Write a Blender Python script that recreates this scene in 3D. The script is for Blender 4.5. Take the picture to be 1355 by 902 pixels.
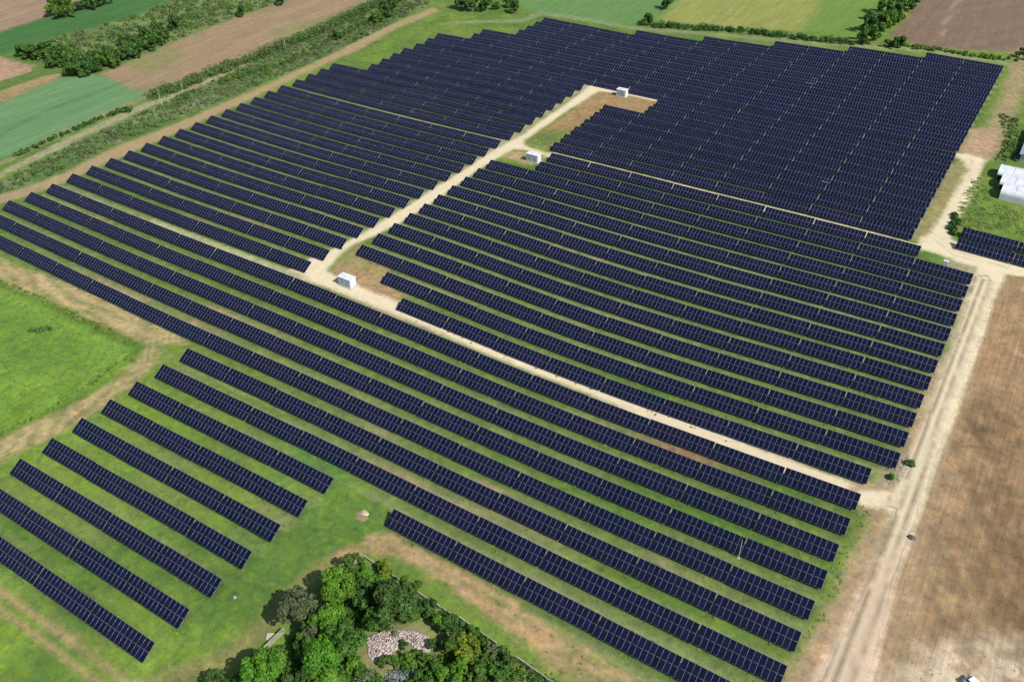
import bpy, bmesh, math, random
import numpy as np
from mathutils import Vector, Matrix
from mathutils.geometry import delaunay_2d_cdt

random.seed(7)
rng = np.random.default_rng(7)
R = math.radians
scene = bpy.context.scene
for o in list(bpy.data.objects):
    bpy.data.objects.remove(o)

# ------------------------------------------------------------------ camera
W0, H0 = 1355.0, 902.0
FPX = 1173.478
PITCH, ROLL, YAW = 0.639219, -0.007943, -0.570391
CAM = np.array([252.337, -132.758, 125.527])
_cp, _sp, _cy, _sy = math.cos(PITCH), math.sin(PITCH), math.cos(YAW), math.sin(YAW)
FW = np.array([_sy*_cp, _cy*_cp, -_sp])
_r = np.array([_cy, -_sy, 0.0])
_u = np.cross(_r, FW)
RT = math.cos(ROLL)*_r + math.sin(ROLL)*_u
UP = -math.sin(ROLL)*_r + math.cos(ROLL)*_u
cam_data = bpy.data.cameras.new('camera')
cam_data.sensor_fit = 'HORIZONTAL'
cam_data.sensor_width = 36.0
cam_data.lens = 36.0*FPX/W0
cam_data.clip_start = 1.0
cam_data.clip_end = 12000.0
cam = bpy.data.objects.new('camera', cam_data)
scene.collection.objects.link(cam)
cam.matrix_world = Matrix([[RT[0], UP[0], -FW[0], CAM[0]], [RT[1], UP[1], -FW[1], CAM[1]],
                           [RT[2], UP[2], -FW[2], CAM[2]], [0, 0, 0, 1]])
scene.camera = cam

# ------------------------------------------------------------------ light
SUN_DIR = Vector((0.985, -0.174, 0.0)).normalized()     # horizontal direction towards the sun
SUN_EL = R(46)
world = bpy.data.worlds.new("World")
scene.world = world
world.use_nodes = True
wn = world.node_tree.nodes
wn.clear()
sky = wn.new('ShaderNodeTexSky')
sky.sky_type = 'NISHITA'
sky.sun_disc = False
sky.sun_elevation = SUN_EL
sky.sun_rotation = math.atan2(SUN_DIR.x, SUN_DIR.y)
sky.altitude = 150
sky.air_density = 1.0
sky.dust_density = 1.2
bg = wn.new('ShaderNodeBackground')
bg.inputs['Strength'].default_value = 0.085
wo = wn.new('ShaderNodeOutputWorld')
world.node_tree.links.new(sky.outputs[0], bg.inputs[0])
world.node_tree.links.new(bg.outputs[0], wo.inputs[0])
sd = bpy.data.lights.new('sun', 'SUN')
sd.energy = 3.9
sd.angle = R(0.5)
sd.color = (1.0, 0.955, 0.88)
so = bpy.data.objects.new('sun', sd)
scene.collection.objects.link(so)
v = Vector((SUN_DIR.x*math.cos(SUN_EL), SUN_DIR.y*math.cos(SUN_EL), math.sin(SUN_EL)))
so.rotation_euler = v.to_track_quat('Z', 'Y').to_euler()
so.location = (200, 100, 200)
scene.view_settings.view_transform = 'Standard'
scene.view_settings.look = 'None'
scene.view_settings.exposure = 0.42
scene.view_settings.gamma = 1.0
scene.view_settings.use_curve_mapping = False

# ------------------------------------------------------------------ terrain
TERR = [(0.0,-106.7,0.713), (0.0,-57.8,2.577), (0.0,-8.9,-0.555), (0.0,40.0,0.601), (0.0,88.9,0.105), (0.0,137.8,-1.012), (0.0,186.7,-0.252), (0.0,235.6,0.202), (0.0,284.4,0.341), (0.0,333.3,0.050), (44.4,-106.7,-0.101), (44.4,-57.8,0.828), (44.4,-8.9,-0.290), (44.4,40.0,-0.920), (44.4,88.9,-0.829), (44.4,137.8,0.942), (44.4,186.7,0.691), (44.4,235.6,0.185), (44.4,284.4,0.485), (44.4,333.3,0.093), (88.9,-106.7,-0.268), (88.9,-57.8,-1.268), (88.9,-8.9,0.118), (88.9,40.0,1.568), (88.9,88.9,-1.254), (88.9,137.8,0.333), (88.9,186.7,0.505), (88.9,235.6,-1.161), (88.9,284.4,0.201), (88.9,333.3,0.133), (133.3,-106.7,0.037), (133.3,-57.8,1.250), (133.3,-8.9,0.033), (133.3,40.0,0.160), (133.3,88.9,0.369), (133.3,137.8,0.487), (133.3,186.7,0.448), (133.3,235.6,-0.490), (133.3,284.4,0.723), (133.3,333.3,0.253), (177.8,-106.7,-0.313), (177.8,-57.8,1.892), (177.8,-8.9,-1.779), (177.8,40.0,-1.396), (177.8,88.9,0.057), (177.8,137.8,-0.043), (177.8,186.7,0.402), (177.8,235.6,0.281), (177.8,284.4,1.055), (177.8,333.3,0.338), (222.2,-106.7,-0.982), (222.2,-57.8,0.655), (222.2,-8.9,-0.459), (222.2,40.0,0.661), (222.2,88.9,0.804), (222.2,137.8,0.445), (222.2,186.7,0.976), (222.2,235.6,0.127), (222.2,284.4,0.723), (222.2,333.3,0.285), (266.7,-106.7,-1.129), (266.7,-57.8,0.262), (266.7,-8.9,1.155), (266.7,40.0,0.215), (266.7,88.9,-0.317), (266.7,137.8,-0.298), (266.7,186.7,0.688), (266.7,235.6,0.113), (266.7,284.4,0.258), (266.7,333.3,0.110)]
SG2 = 2*42.667**2


def terr(x, y):
    x = np.asarray(x, float); y = np.asarray(y, float)
    z = np.zeros(np.broadcast(x, y).shape)
    for a, b, c in TERR:
        z = z + c*np.exp(-((x-a)**2+(y-b)**2)/SG2)
    return z


def tz(x, y):
    return float(terr(x, y))


def at(px, py, h=0.0):
    """point of the terrain (raised by h) seen at a place of the photograph"""
    d = FW*FPX + RT*(px-W0/2) - UP*(py-H0/2)
    z = 0.0
    for _ in range(6):
        P = CAM + (z+h-CAM[2])/d[2]*d
        z = tz(P[0], P[1])
    return P


def proj(P):
    d = np.asarray(P, float)-CAM
    z = d @ FW
    return W0/2+FPX*(d @ RT)/z, H0/2-FPX*(d @ UP)/z


# ------------------------------------------------------------------ helpers
def link(o):
    scene.collection.objects.link(o)
    return o


def tag(o, label=None, cat=None, group=None, kind=None):
    if label: o['label'] = label
    if cat: o['category'] = cat
    if group: o['group'] = group
    if kind: o['kind'] = kind
    return o


def empty(name, loc, rz=0.0):
    o = bpy.data.objects.new(name, None)
    o.location = loc
    o.rotation_euler = (0, 0, rz)
    o.empty_display_size = 0.5
    return link(o)


def mesh_np(name, V, F, mat, parent=None, smooth=False):
    """V (n,3), F (m,k) arrays -> object"""
    V = np.asarray(V, np.float32); F = np.asarray(F, np.int32)
    me = bpy.data.meshes.new(name)
    k = F.shape[1]
    me.vertices.add(len(V)); me.vertices.foreach_set('co', V.ravel())
    me.loops.add(F.size); me.loops.foreach_set('vertex_index', F.ravel())
    me.polygons.add(len(F))
    me.polygons.foreach_set('loop_start', np.arange(0, F.size, k, dtype=np.int32))
    me.polygons.foreach_set('loop_total', np.full(len(F), k, np.int32))
    if smooth:
        me.polygons.foreach_set('use_smooth', np.ones(len(F), bool))
    me.update(calc_edges=True)
    if isinstance(mat, (list, tuple)):
        for m in mat: me.materials.append(m)
    elif mat: me.materials.append(mat)
    o = bpy.data.objects.new(name, me)
    if parent: o.parent = parent
    return link(o)


class MB:
    """collects shapes and links them as one mesh object"""
    def __init__(s):
        s.bm = bmesh.new()

    def box(s, x0, x1, y0, y1, z0, z1, mi=0, bev=0.0):
        g = bmesh.ops.create_cube(s.bm, size=1.0)
        vs = g['verts']
        for v_ in vs:
            v_.co = Vector((x0 if v_.co.x < 0 else x1, y0 if v_.co.y < 0 else y1, z0 if v_.co.z < 0 else z1))
        fs = set(f for v_ in vs for f in v_.link_faces)
        for f in fs: f.material_index = mi
        if bev:
            es = list(set(e for v_ in vs for e in v_.link_edges))
            r_ = bmesh.ops.bevel(s.bm, geom=es, offset=bev, segments=2, affect='EDGES')
            for f in r_['faces']: f.material_index = mi
        return s

    def tube(s, p, q, r0, r1=None, n=8, mi=0):
        p = Vector(p); q = Vector(q); r1 = r0 if r1 is None else r1
        d = q-p
        g = bmesh.ops.create_cone(s.bm, cap_ends=True, segments=n, radius1=r0, radius2=r1, depth=d.length)
        m = Matrix.Translation((p+q)/2) @ d.to_track_quat('Z', 'Y').to_matrix().to_4x4()
        bmesh.ops.transform(s.bm, matrix=m, verts=g['verts'])
        for v_ in g['verts']:
            for f in v_.link_faces: f.material_index = mi
        return s

    def poly(s, pts, mi=0):
        f = s.bm.faces.new([s.bm.verts.new(p) for p in pts])
        f.material_index = mi
        return f

    def build(s, name, mat, parent=None, smooth=False):
        me = bpy.data.meshes.new(name)
        bmesh.ops.recalc_face_normals(s.bm, faces=s.bm.faces)
        s.bm.to_mesh(me); s.bm.free()
        for m in (mat if isinstance(mat, (list, tuple)) else [mat]): me.materials.append(m)
        if smooth:
            for p in me.polygons: p.use_smooth = True
        o = bpy.data.objects.new(name, me)
        if parent: o.parent = parent
        return link(o)


def srgb(r, g, b, k=1.0):
    f = lambda c: ((c/255+0.055)/1.055)**2.4 if c > 10 else c/255/12.92
    return np.array([f(r)*k, f(g)*k, f(b)*k])


# value noise
_tab = rng.random((256, 256))


def vnoise(x, y, s):
    x = np.asarray(x)/s+1000.3; y = np.asarray(y)/s+1000.7
    xi = np.floor(x).astype(int); yi = np.floor(y).astype(int)
    fx = x-xi; fy = y-yi
    fx = fx*fx*(3-2*fx); fy = fy*fy*(3-2*fy)
    t = lambda a, b: _tab[a & 255, b & 255]
    return (t(xi, yi)*(1-fx)+t(xi+1, yi)*fx)*(1-fy)+(t(xi, yi+1)*(1-fx)+t(xi+1, yi+1)*fx)*fy


def fbm(x, y, s, o=3):
    r_ = 0; a = 0.5; t = 0
    for k in range(o):
        r_ = r_+a*vnoise(x+37.7*k, y-21.3*k, s/2**k); t += a; a *= 0.55
    return r_/t


def sstep(a, b, x):
    t = np.clip((x-a)/(b-a), 0, 1)
    return t*t*(3-2*t)


# ------------------------------------------------------------------ materials
def new_mat(name):
    m = bpy.data.materials.new(name)
    m.use_nodes = True
    nt = m.node_tree
    b = nt.nodes['Principled BSDF']
    return m, nt, b


def N(nt, t, **k):
    n = nt.nodes.new(t)
    for a, b in k.items():
        if hasattr(n, a): setattr(n, a, b)
        else: n.inputs[a].default_value = b
    return n


def simple(name, col, rough=0.6, metal=0.0, var=0.12, scale=2.0, bump=0.0):
    m, nt, b = new_mat(name)
    tc = N(nt, 'ShaderNodeTexCoord')
    no = N(nt, 'ShaderNodeTexNoise', Scale=scale, Detail=4.0)
    nt.links.new(tc.outputs['Object'], no.inputs['Vector'])
    mr = N(nt, 'ShaderNodeMapRange')
    mr.inputs['To Min'].default_value = 1-var; mr.inputs['To Max'].default_value = 1+var
    mr.inputs['From Min'].default_value = 0.3; mr.inputs['From Max'].default_value = 0.7
    nt.links.new(no.outputs['Fac'], mr.inputs['Value'])
    vm = N(nt, 'ShaderNodeVectorMath', operation='SCALE')
    vm.inputs[0].default_value = tuple(col)
    nt.links.new(mr.outputs[0], vm.inputs['Scale'])
    nt.links.new(vm.outputs[0], b.inputs['Base Color'])
    b.inputs['Roughness'].default_value = rough
    b.inputs['Metallic'].default_value = metal
    if bump:
        bp = N(nt, 'ShaderNodeBump', Strength=bump, Distance=0.05)
        nt.links.new(no.outputs['Fac'], bp.inputs['Height'])
        nt.links.new(bp.outputs[0], b.inputs['Normal'])
    return m


def ground_material(name='land_cover', angle=None, pitch=1.0, amount=0.2, run=0.06):
    m, nt, b = new_mat(name)
    L = nt.links
    geo = N(nt, 'ShaderNodeNewGeometry')
    at_ = N(nt, 'ShaderNodeAttribute', attribute_name='cover')
    n1 = N(nt, 'ShaderNodeTexNoise', Scale=0.55, Detail=8.0, Roughness=0.75)
    n2 = N(nt, 'ShaderNodeTexNoise', Scale=0.11, Detail=4.0, Roughness=0.6)
    n3 = N(nt, 'ShaderNodeTexNoise', Scale=0.33, Detail=5.0, Roughness=0.75, Distortion=0.8)
    for n in (n1, n2, n3): L.new(geo.outputs['Position'], n.inputs['Vector'])
    def mr(n, lo, hi):
        r_ = N(nt, 'ShaderNodeMapRange')
        r_.inputs['From Min'].default_value = 0.3; r_.inputs['From Max'].default_value = 0.7
        r_.inputs['To Min'].default_value = lo; r_.inputs['To Max'].default_value = hi
        L.new(n.outputs['Fac'], r_.inputs['Value'])
        return r_
    a = mr(n1, 0.78, 1.22); c = mr(n2, 0.90, 1.10); d = mr(n3, 0.84, 1.16)
    m1 = N(nt, 'ShaderNodeMath', operation='MULTIPLY'); L.new(a.outputs[0], m1.inputs[0]); L.new(c.outputs[0], m1.inputs[1])
    m2 = N(nt, 'ShaderNodeMath', operation='MULTIPLY'); L.new(m1.outputs[0], m2.inputs[0]); L.new(d.outputs[0], m2.inputs[1])
    mxr = N(nt, 'ShaderNodeMix', data_type='FLOAT'); mxr.inputs['A'].default_value = 1.0
    L.new(at_.outputs['Alpha'], mxr.inputs['Factor']); L.new(m2.outputs[0], mxr.inputs[3])
    # dry straw specks and darker tufts, broken up at the scale of a hand-wide clump
    n6 = N(nt, 'ShaderNodeTexNoise', Scale=0.62, Detail=9.0, Roughness=0.80)
    L.new(geo.outputs['Position'], n6.inputs['Vector'])
    st = mr(n6, 0.0, 1.0); st.inputs['From Min'].default_value = 0.53; st.inputs['From Max'].default_value = 0.64
    dk = mr(n6, 1.0, 0.0); dk.inputs['From Min'].default_value = 0.36; dk.inputs['From Max'].default_value = 0.47
    sa = N(nt, 'ShaderNodeMath', operation='MULTIPLY'); L.new(st.outputs[0], sa.inputs[0]); L.new(at_.outputs['Alpha'], sa.inputs[1])
    da = N(nt, 'ShaderNodeMath', operation='MULTIPLY'); L.new(dk.outputs[0], da.inputs[0]); L.new(at_.outputs['Alpha'], da.inputs[1])
    c1 = N(nt, 'ShaderNodeMix', data_type='RGBA', blend_type='MULTIPLY'); L.new(sa.outputs[0], c1.inputs['Factor'])
    L.new(at_.outputs['Color'], c1.inputs[6]); c1.inputs[7].default_value = (1.55, 1.28, 1.15, 1)
    c2 = N(nt, 'ShaderNodeMix', data_type='RGBA', blend_type='MULTIPLY'); L.new(da.outputs[0], c2.inputs['Factor'])
    L.new(c1.outputs[2], c2.inputs[6]); c2.inputs[7].default_value = (0.60, 0.68, 0.62, 1)
    vm = N(nt, 'ShaderNodeVectorMath', operation='SCALE')
    L.new(c2.outputs[2], vm.inputs[0]); L.new(mxr.outputs[0], vm.inputs['Scale'])
    if angle is not None:
        # drill and tillage lines: noise drawn out along the working direction
        mp = N(nt, 'ShaderNodeMapping', vector_type='POINT')
        mp.inputs['Rotation'].default_value = (0, 0, -angle)
        L.new(geo.outputs['Position'], mp.inputs['Vector'])
        mp2 = N(nt, 'ShaderNodeMapping', vector_type='POINT')
        mp2.inputs['Scale'].default_value = (run, 1.0/pitch, 0.0)
        L.new(mp.outputs[0], mp2.inputs['Vector'])
        ns = N(nt, 'ShaderNodeTexNoise', Scale=1.0, Detail=4.0, Roughness=0.65, Distortion=0.25)
        L.new(mp2.outputs[0], ns.inputs['Vector'])
        rr_ = mr(ns, 1-amount, 1+amount)
        v3 = N(nt, 'ShaderNodeVectorMath', operation='SCALE')
        L.new(vm.outputs[0], v3.inputs[0]); L.new(rr_.outputs[0], v3.inputs['Scale'])
        vm = v3
    # slight hue wander: dry straw against fresh green
    hs = N(nt, 'ShaderNodeHueSaturation')
    n4 = N(nt, 'ShaderNodeTexNoise', Scale=0.35, Detail=5.0, Roughness=0.65)
    L.new(geo.outputs['Position'], n4.inputs['Vector'])
    h = mr(n4, 0.490, 0.510); L.new(h.outputs[0], hs.inputs['Hue'])
    s = mr(n1, 0.84, 1.08); L.new(s.outputs[0], hs.inputs['Saturation'])
    L.new(vm.outputs[0], hs.inputs['Color'])
    L.new(hs.outputs[0], b.inputs['Base Color'])
    b.inputs['Roughness'].default_value = 0.95
    b.inputs['Specular IOR Level'].default_value = 0.15
    bp = N(nt, 'ShaderNodeBump', Strength=0.55, Distance=0.22)
    L.new(n1.outputs['Fac'], bp.inputs['Height'])
    L.new(bp.outputs[0], b.inputs['Normal'])
    return m


def glass_material():
    m, nt, b = new_mat('solar_glass')
    L = nt.links
    geo = N(nt, 'ShaderNodeNewGeometry')
    no = N(nt, 'ShaderNodeTexNoise', Scale=0.045, Detail=3.0)
    L.new(geo.outputs['Position'], no.inputs['Vector'])
    oi = N(nt, 'ShaderNodeObjectInfo')
    ad = N(nt, 'ShaderNodeMath', operation='ADD'); L.new(no.outputs['Fac'], ad.inputs[0])
    sc = N(nt, 'ShaderNodeMath', operation='MULTIPLY_ADD'); sc.inputs[1].default_value = 0.35; sc.inputs[2].default_value = -0.17
    L.new(oi.outputs['Random'], sc.inputs[0]); L.new(sc.outputs[0], ad.inputs[1])
    cr = N(nt, 'ShaderNodeValToRGB')
    e = cr.color_ramp.elements
    e[0].position = 0.3; e[0].color = (0.0044, 0.0074, 0.0215, 1)
    e[1].position = 0.72; e[1].color = (0.0070, 0.0076, 0.0230, 1)
    L.new(ad.outputs[0], cr.inputs[0])
    rp = N(nt, 'ShaderNodeMapRange'); rp.inputs['To Min'].default_value = 0.80; rp.inputs['To Max'].default_value = 1.3
    L.new(geo.outputs['Random Per Island'], rp.inputs['Value'])
    vm = N(nt, 'ShaderNodeVectorMath', operation='SCALE')
    L.new(cr.outputs[0], vm.inputs[0]); L.new(rp.outputs[0], vm.inputs['Scale'])
    L.new(vm.outputs[0], b.inputs['Base Color'])
    b.inputs['Roughness'].default_value = 0.17
    b.inputs['IOR'].default_value = 1.35
    return m


def leaf_material(name, col, trans=0.25, var=0.35):
    m, nt, b = new_mat(name)
    L = nt.links
    geo = N(nt, 'ShaderNodeNewGeometry')
    oi = N(nt, 'ShaderNodeObjectInfo')
    mr = N(nt, 'ShaderNodeMapRange'); mr.inputs['To Min'].default_value = 1-var; mr.inputs['To Max'].default_value = 1+var
    L.new(geo.outputs['Random Per Island'], mr.inputs['Value'])
    no = N(nt, 'ShaderNodeTexNoise', Scale=0.55, Detail=3.0)
    L.new(geo.outputs['Position'], no.inputs['Vector'])
    m2 = N(nt, 'ShaderNodeMapRange'); m2.inputs['From Min'].default_value = 0.3; m2.inputs['From Max'].default_value = 0.7
    m2.inputs['To Min'].default_value = 0.72; m2.inputs['To Max'].default_value = 1.3
    L.new(no.outputs['Fac'], m2.inputs['Value'])
    mu = N(nt, 'ShaderNodeMath', operation='MULTIPLY'); L.new(mr.outputs[0], mu.inputs[0]); L.new(m2.outputs[0], mu.inputs[1])
    vm = N(nt, 'ShaderNodeVectorMath', operation='SCALE'); vm.inputs[0].default_value = tuple(col)
    L.new(mu.outputs[0], vm.inputs['Scale'])
    hs = N(nt, 'ShaderNodeHueSaturation')
    h = N(nt, 'ShaderNodeMapRange'); h.inputs['To Min'].default_value = 0.478; h.inputs['To Max'].default_value = 0.502
    L.new(oi.outputs['Random'], h.inputs['Value']); L.new(h.outputs[0], hs.inputs['Hue'])
    L.new(vm.outputs[0], hs.inputs['Color'])
    L.new(hs.outputs[0], b.inputs['Base Color'])
    b.inputs['Roughness'].default_value = 0.6
    b.inputs['Specular IOR Level'].default_value = 0.25
    tr = N(nt, 'ShaderNodeBsdfTranslucent'); L.new(hs.outputs[0], tr.inputs['Color'])
    mx = N(nt, 'ShaderNodeMixShader'); mx.inputs[0].default_value = trans
    out = nt.nodes['Material Output']
    L.new(b.outputs[0], mx.inputs[1]); L.new(tr.outputs[0], mx.inputs[2]); L.new(mx.outputs[0], out.inputs['Surface'])
    return m


def rubble(name, col):
    m, nt, b = new_mat(name)
    geo = N(nt, 'ShaderNodeNewGeometry')
    mr = N(nt, 'ShaderNodeMapRange'); mr.inputs['To Min'].default_value = 0.45; mr.inputs['To Max'].default_value = 1.25
    nt.links.new(geo.outputs['Random Per Island'], mr.inputs['Value'])
    vm = N(nt, 'ShaderNodeVectorMath', operation='SCALE'); vm.inputs[0].default_value = tuple(col)
    nt.links.new(mr.outputs[0], vm.inputs['Scale']); nt.links.new(vm.outputs[0], b.inputs['Base Color'])
    b.inputs['Roughness'].default_value = 0.95
    return m


M_ground = ground_material()
M_glass = glass_material()
M_alu = simple('anodised_aluminium', (0.160, 0.170, 0.280), 0.5, 0.2, 0.1, 1.0)
M_steel = simple('galvanised_steel', (0.42, 0.43, 0.45), 0.45, 0.6, 0.15, 3.0)
M_white = simple('white_painted_steel', (0.62, 0.65, 0.68), 0.45, 0, 0.05, 1.2)
M_grey = simple('grey_painted_steel', (0.38, 0.42, 0.50), 0.5, 0, 0.08, 1.5)
M_dark = simple('dark_louvre', (0.06, 0.065, 0.07), 0.6)
M_conc = simple('concrete', (0.40, 0.39, 0.35), 0.9, 0, 0.25, 1.3, 0.3)
M_moss = simple('mossy_concrete', (0.27, 0.28, 0.19), 0.95, 0, 0.35, 0.8, 0.3)
M_poly = simple('polythene_film', (0.62, 0.64, 0.68), 0.35, 0, 0.12, 0.7, 0.4)
M_roof = simple('blue_grey_sheet', (0.33, 0.38, 0.50), 0.45, 0.1, 0.1, 0.6)
M_wood = simple('weathered_timber', (0.17, 0.14, 0.10), 0.9, 0, 0.25, 3.0)
M_bark = simple('bark', (0.09, 0.07, 0.05), 0.95, 0, 0.3, 4.0, 0.4)
M_rub = rubble('pale_rubble', (0.54, 0.45, 0.43))
M_rubg = rubble('grey_rubble', (0.24, 0.25, 0.30))
M_sand = simple('sand', (0.48, 0.38, 0.24), 0.95, 0, 0.2, 2.0, 0.4)
M_rubber = simple('tyre_rubber', (0.02, 0.02, 0.02), 0.8)
M_cpaint = simple('white_car_paint', (0.68, 0.71, 0.78), 0.25, 0, 0.03)
M_cglass = simple('car_glass', (0.015, 0.018, 0.025), 0.08)
LEAF = {
    'bright': leaf_material('leaf_bright', (0.100, 0.262, 0.024), 0.35),
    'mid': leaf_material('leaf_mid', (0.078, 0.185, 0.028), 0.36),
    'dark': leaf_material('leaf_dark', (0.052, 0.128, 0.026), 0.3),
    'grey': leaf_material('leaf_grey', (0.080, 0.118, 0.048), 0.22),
    'yellow': leaf_material('leaf_yellow', (0.150, 0.220, 0.020), 0.3),
    'grass': leaf_material('grass_blades', (0.180, 0.260, 0.080), 0.4, 0.25),
    'lawn': leaf_material('meadow_blades', (0.190, 0.300, 0.070), 0.4, 0.2),
    'rough': leaf_material('rough_leaf', (0.105, 0.185, 0.052), 0.35, 0.3),
    'pale': leaf_material('leaf_pale', (0.150, 0.195, 0.090), 0.3),
}

# ------------------------------------------------------------------ grid of the solar rows
LT = 14.4
PIT = 7.0819
G1_, G2_, G3_ = 0.9584, 0.6792, 0.9546


def Yrow(n):
    return n*PIT + G1_*(n >= 1) + G2_*(n >= 15) + G3_*(n >= 24)


OFF = {'A': 0.0, 'P': -1.397, 'P2': -1.03, 'C': 3.658, 'D': 129.545, 'Q': 0.276}
ROWS = []          # block, n, first column, last column (exclusive)
for n in (0, -1, -2, -3): ROWS.append(('A', n, 0, 17))
ROWS += [('A', -4, 1, 17), ('A', -5, 7, 17), ('A', -6, 7, 17), ('A', -7, 12, 17)]
for n in range(-7, -14, -1): ROWS.append(('S', n, 7, 11))
ROWS += [('D', 1, 0, 8), ('C', 2, 8, 17)]
for n in range(3, 13): ROWS.append(('C', n, 7, 17))
ROWS += [('C', 13, 8, 17), ('C', 14, 8, 16)]
for n in range(1, 15): ROWS.append(('P', n, 0, 7))
for n in range(15, 19): ROWS.append(('P2', n, 0, 7))
for n in range(19, 23): ROWS.append(('P2', n, 1, 7))
for n in range(15, 21): ROWS.append(('Q', n, 8, 16))
for n in (21, 22): ROWS.append(('Q', n, 9, 16))
for n, s_ in [(23, 1), (24, 1), (25, 1), (26, 2), (27, 2), (28, 3), (29, 3), (30, 3), (31, 3), (32, 6), (33, 8), (34, 10), (35, 12), (36, 14)]:
    ROWS.append(('Q', n, s_, 16))
OFF['S'] = 0.0

# ------------------------------------------------------------------ land cover
KA = 0.70
C_grass = srgb(98, 132, 54, KA)
C_grass2 = srgb(128, 142, 78, KA)
C_lush = srgb(92, 146, 46, KA)
C_dirt = srgb(182, 158, 118, KA)
C_grav = srgb(244, 227, 190, KA)
C_tan = srgb(230, 206, 176, KA)
C_soil = srgb(168, 140, 102, KA)
C_dsoil = srgb(124, 99, 70, KA)


def PW(pts):
    return np.array([at(*p)[:2] for p in pts])


def sdist(poly, x, y):
    """signed distance to a polygon, negative inside"""
    d = np.full(x.shape, 1e9); ins = np.zeros(x.shape, bool)
    n = len(poly)
    for i in range(n):
        ax, ay = poly[i]; bx, by = poly[(i+1) % n]
        ex, ey = bx-ax, by-ay
        t = np.clip(((x-ax)*ex+(y-ay)*ey)/(ex*ex+ey*ey+1e-9), 0, 1)
        d = np.minimum(d, np.hypot(x-ax-t*ex, y-ay-t*ey))
        c = ((ay > y) != (by > y))
        with np.errstate(divide='ignore', invalid='ignore'):
            xi = (bx-ax)*(y-ay)/(by-ay+1e-12)+ax
        ins ^= c & (x < xi)
    return np.where(ins, -d, d)


def ldist(line, x, y):
    d = np.full(x.shape, 1e9); sgn = np.zeros(x.shape)
    for i in range(len(line)-1):
        ax, ay = line[i]; bx, by = line[i+1]
        ex, ey = bx-ax, by-ay
        t = np.clip(((x-ax)*ex+(y-ay)*ey)/(ex*ex+ey*ey+1e-9), 0, 1)
        dd = np.hypot(x-ax-t*ex, y-ay-t*ey)
        s_ = np.sign((x-ax)*ey-(y-ay)*ex)
        sgn = np.where(dd < d, s_, sgn); d = np.minimum(d, dd)
    return d, sgn


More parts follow.
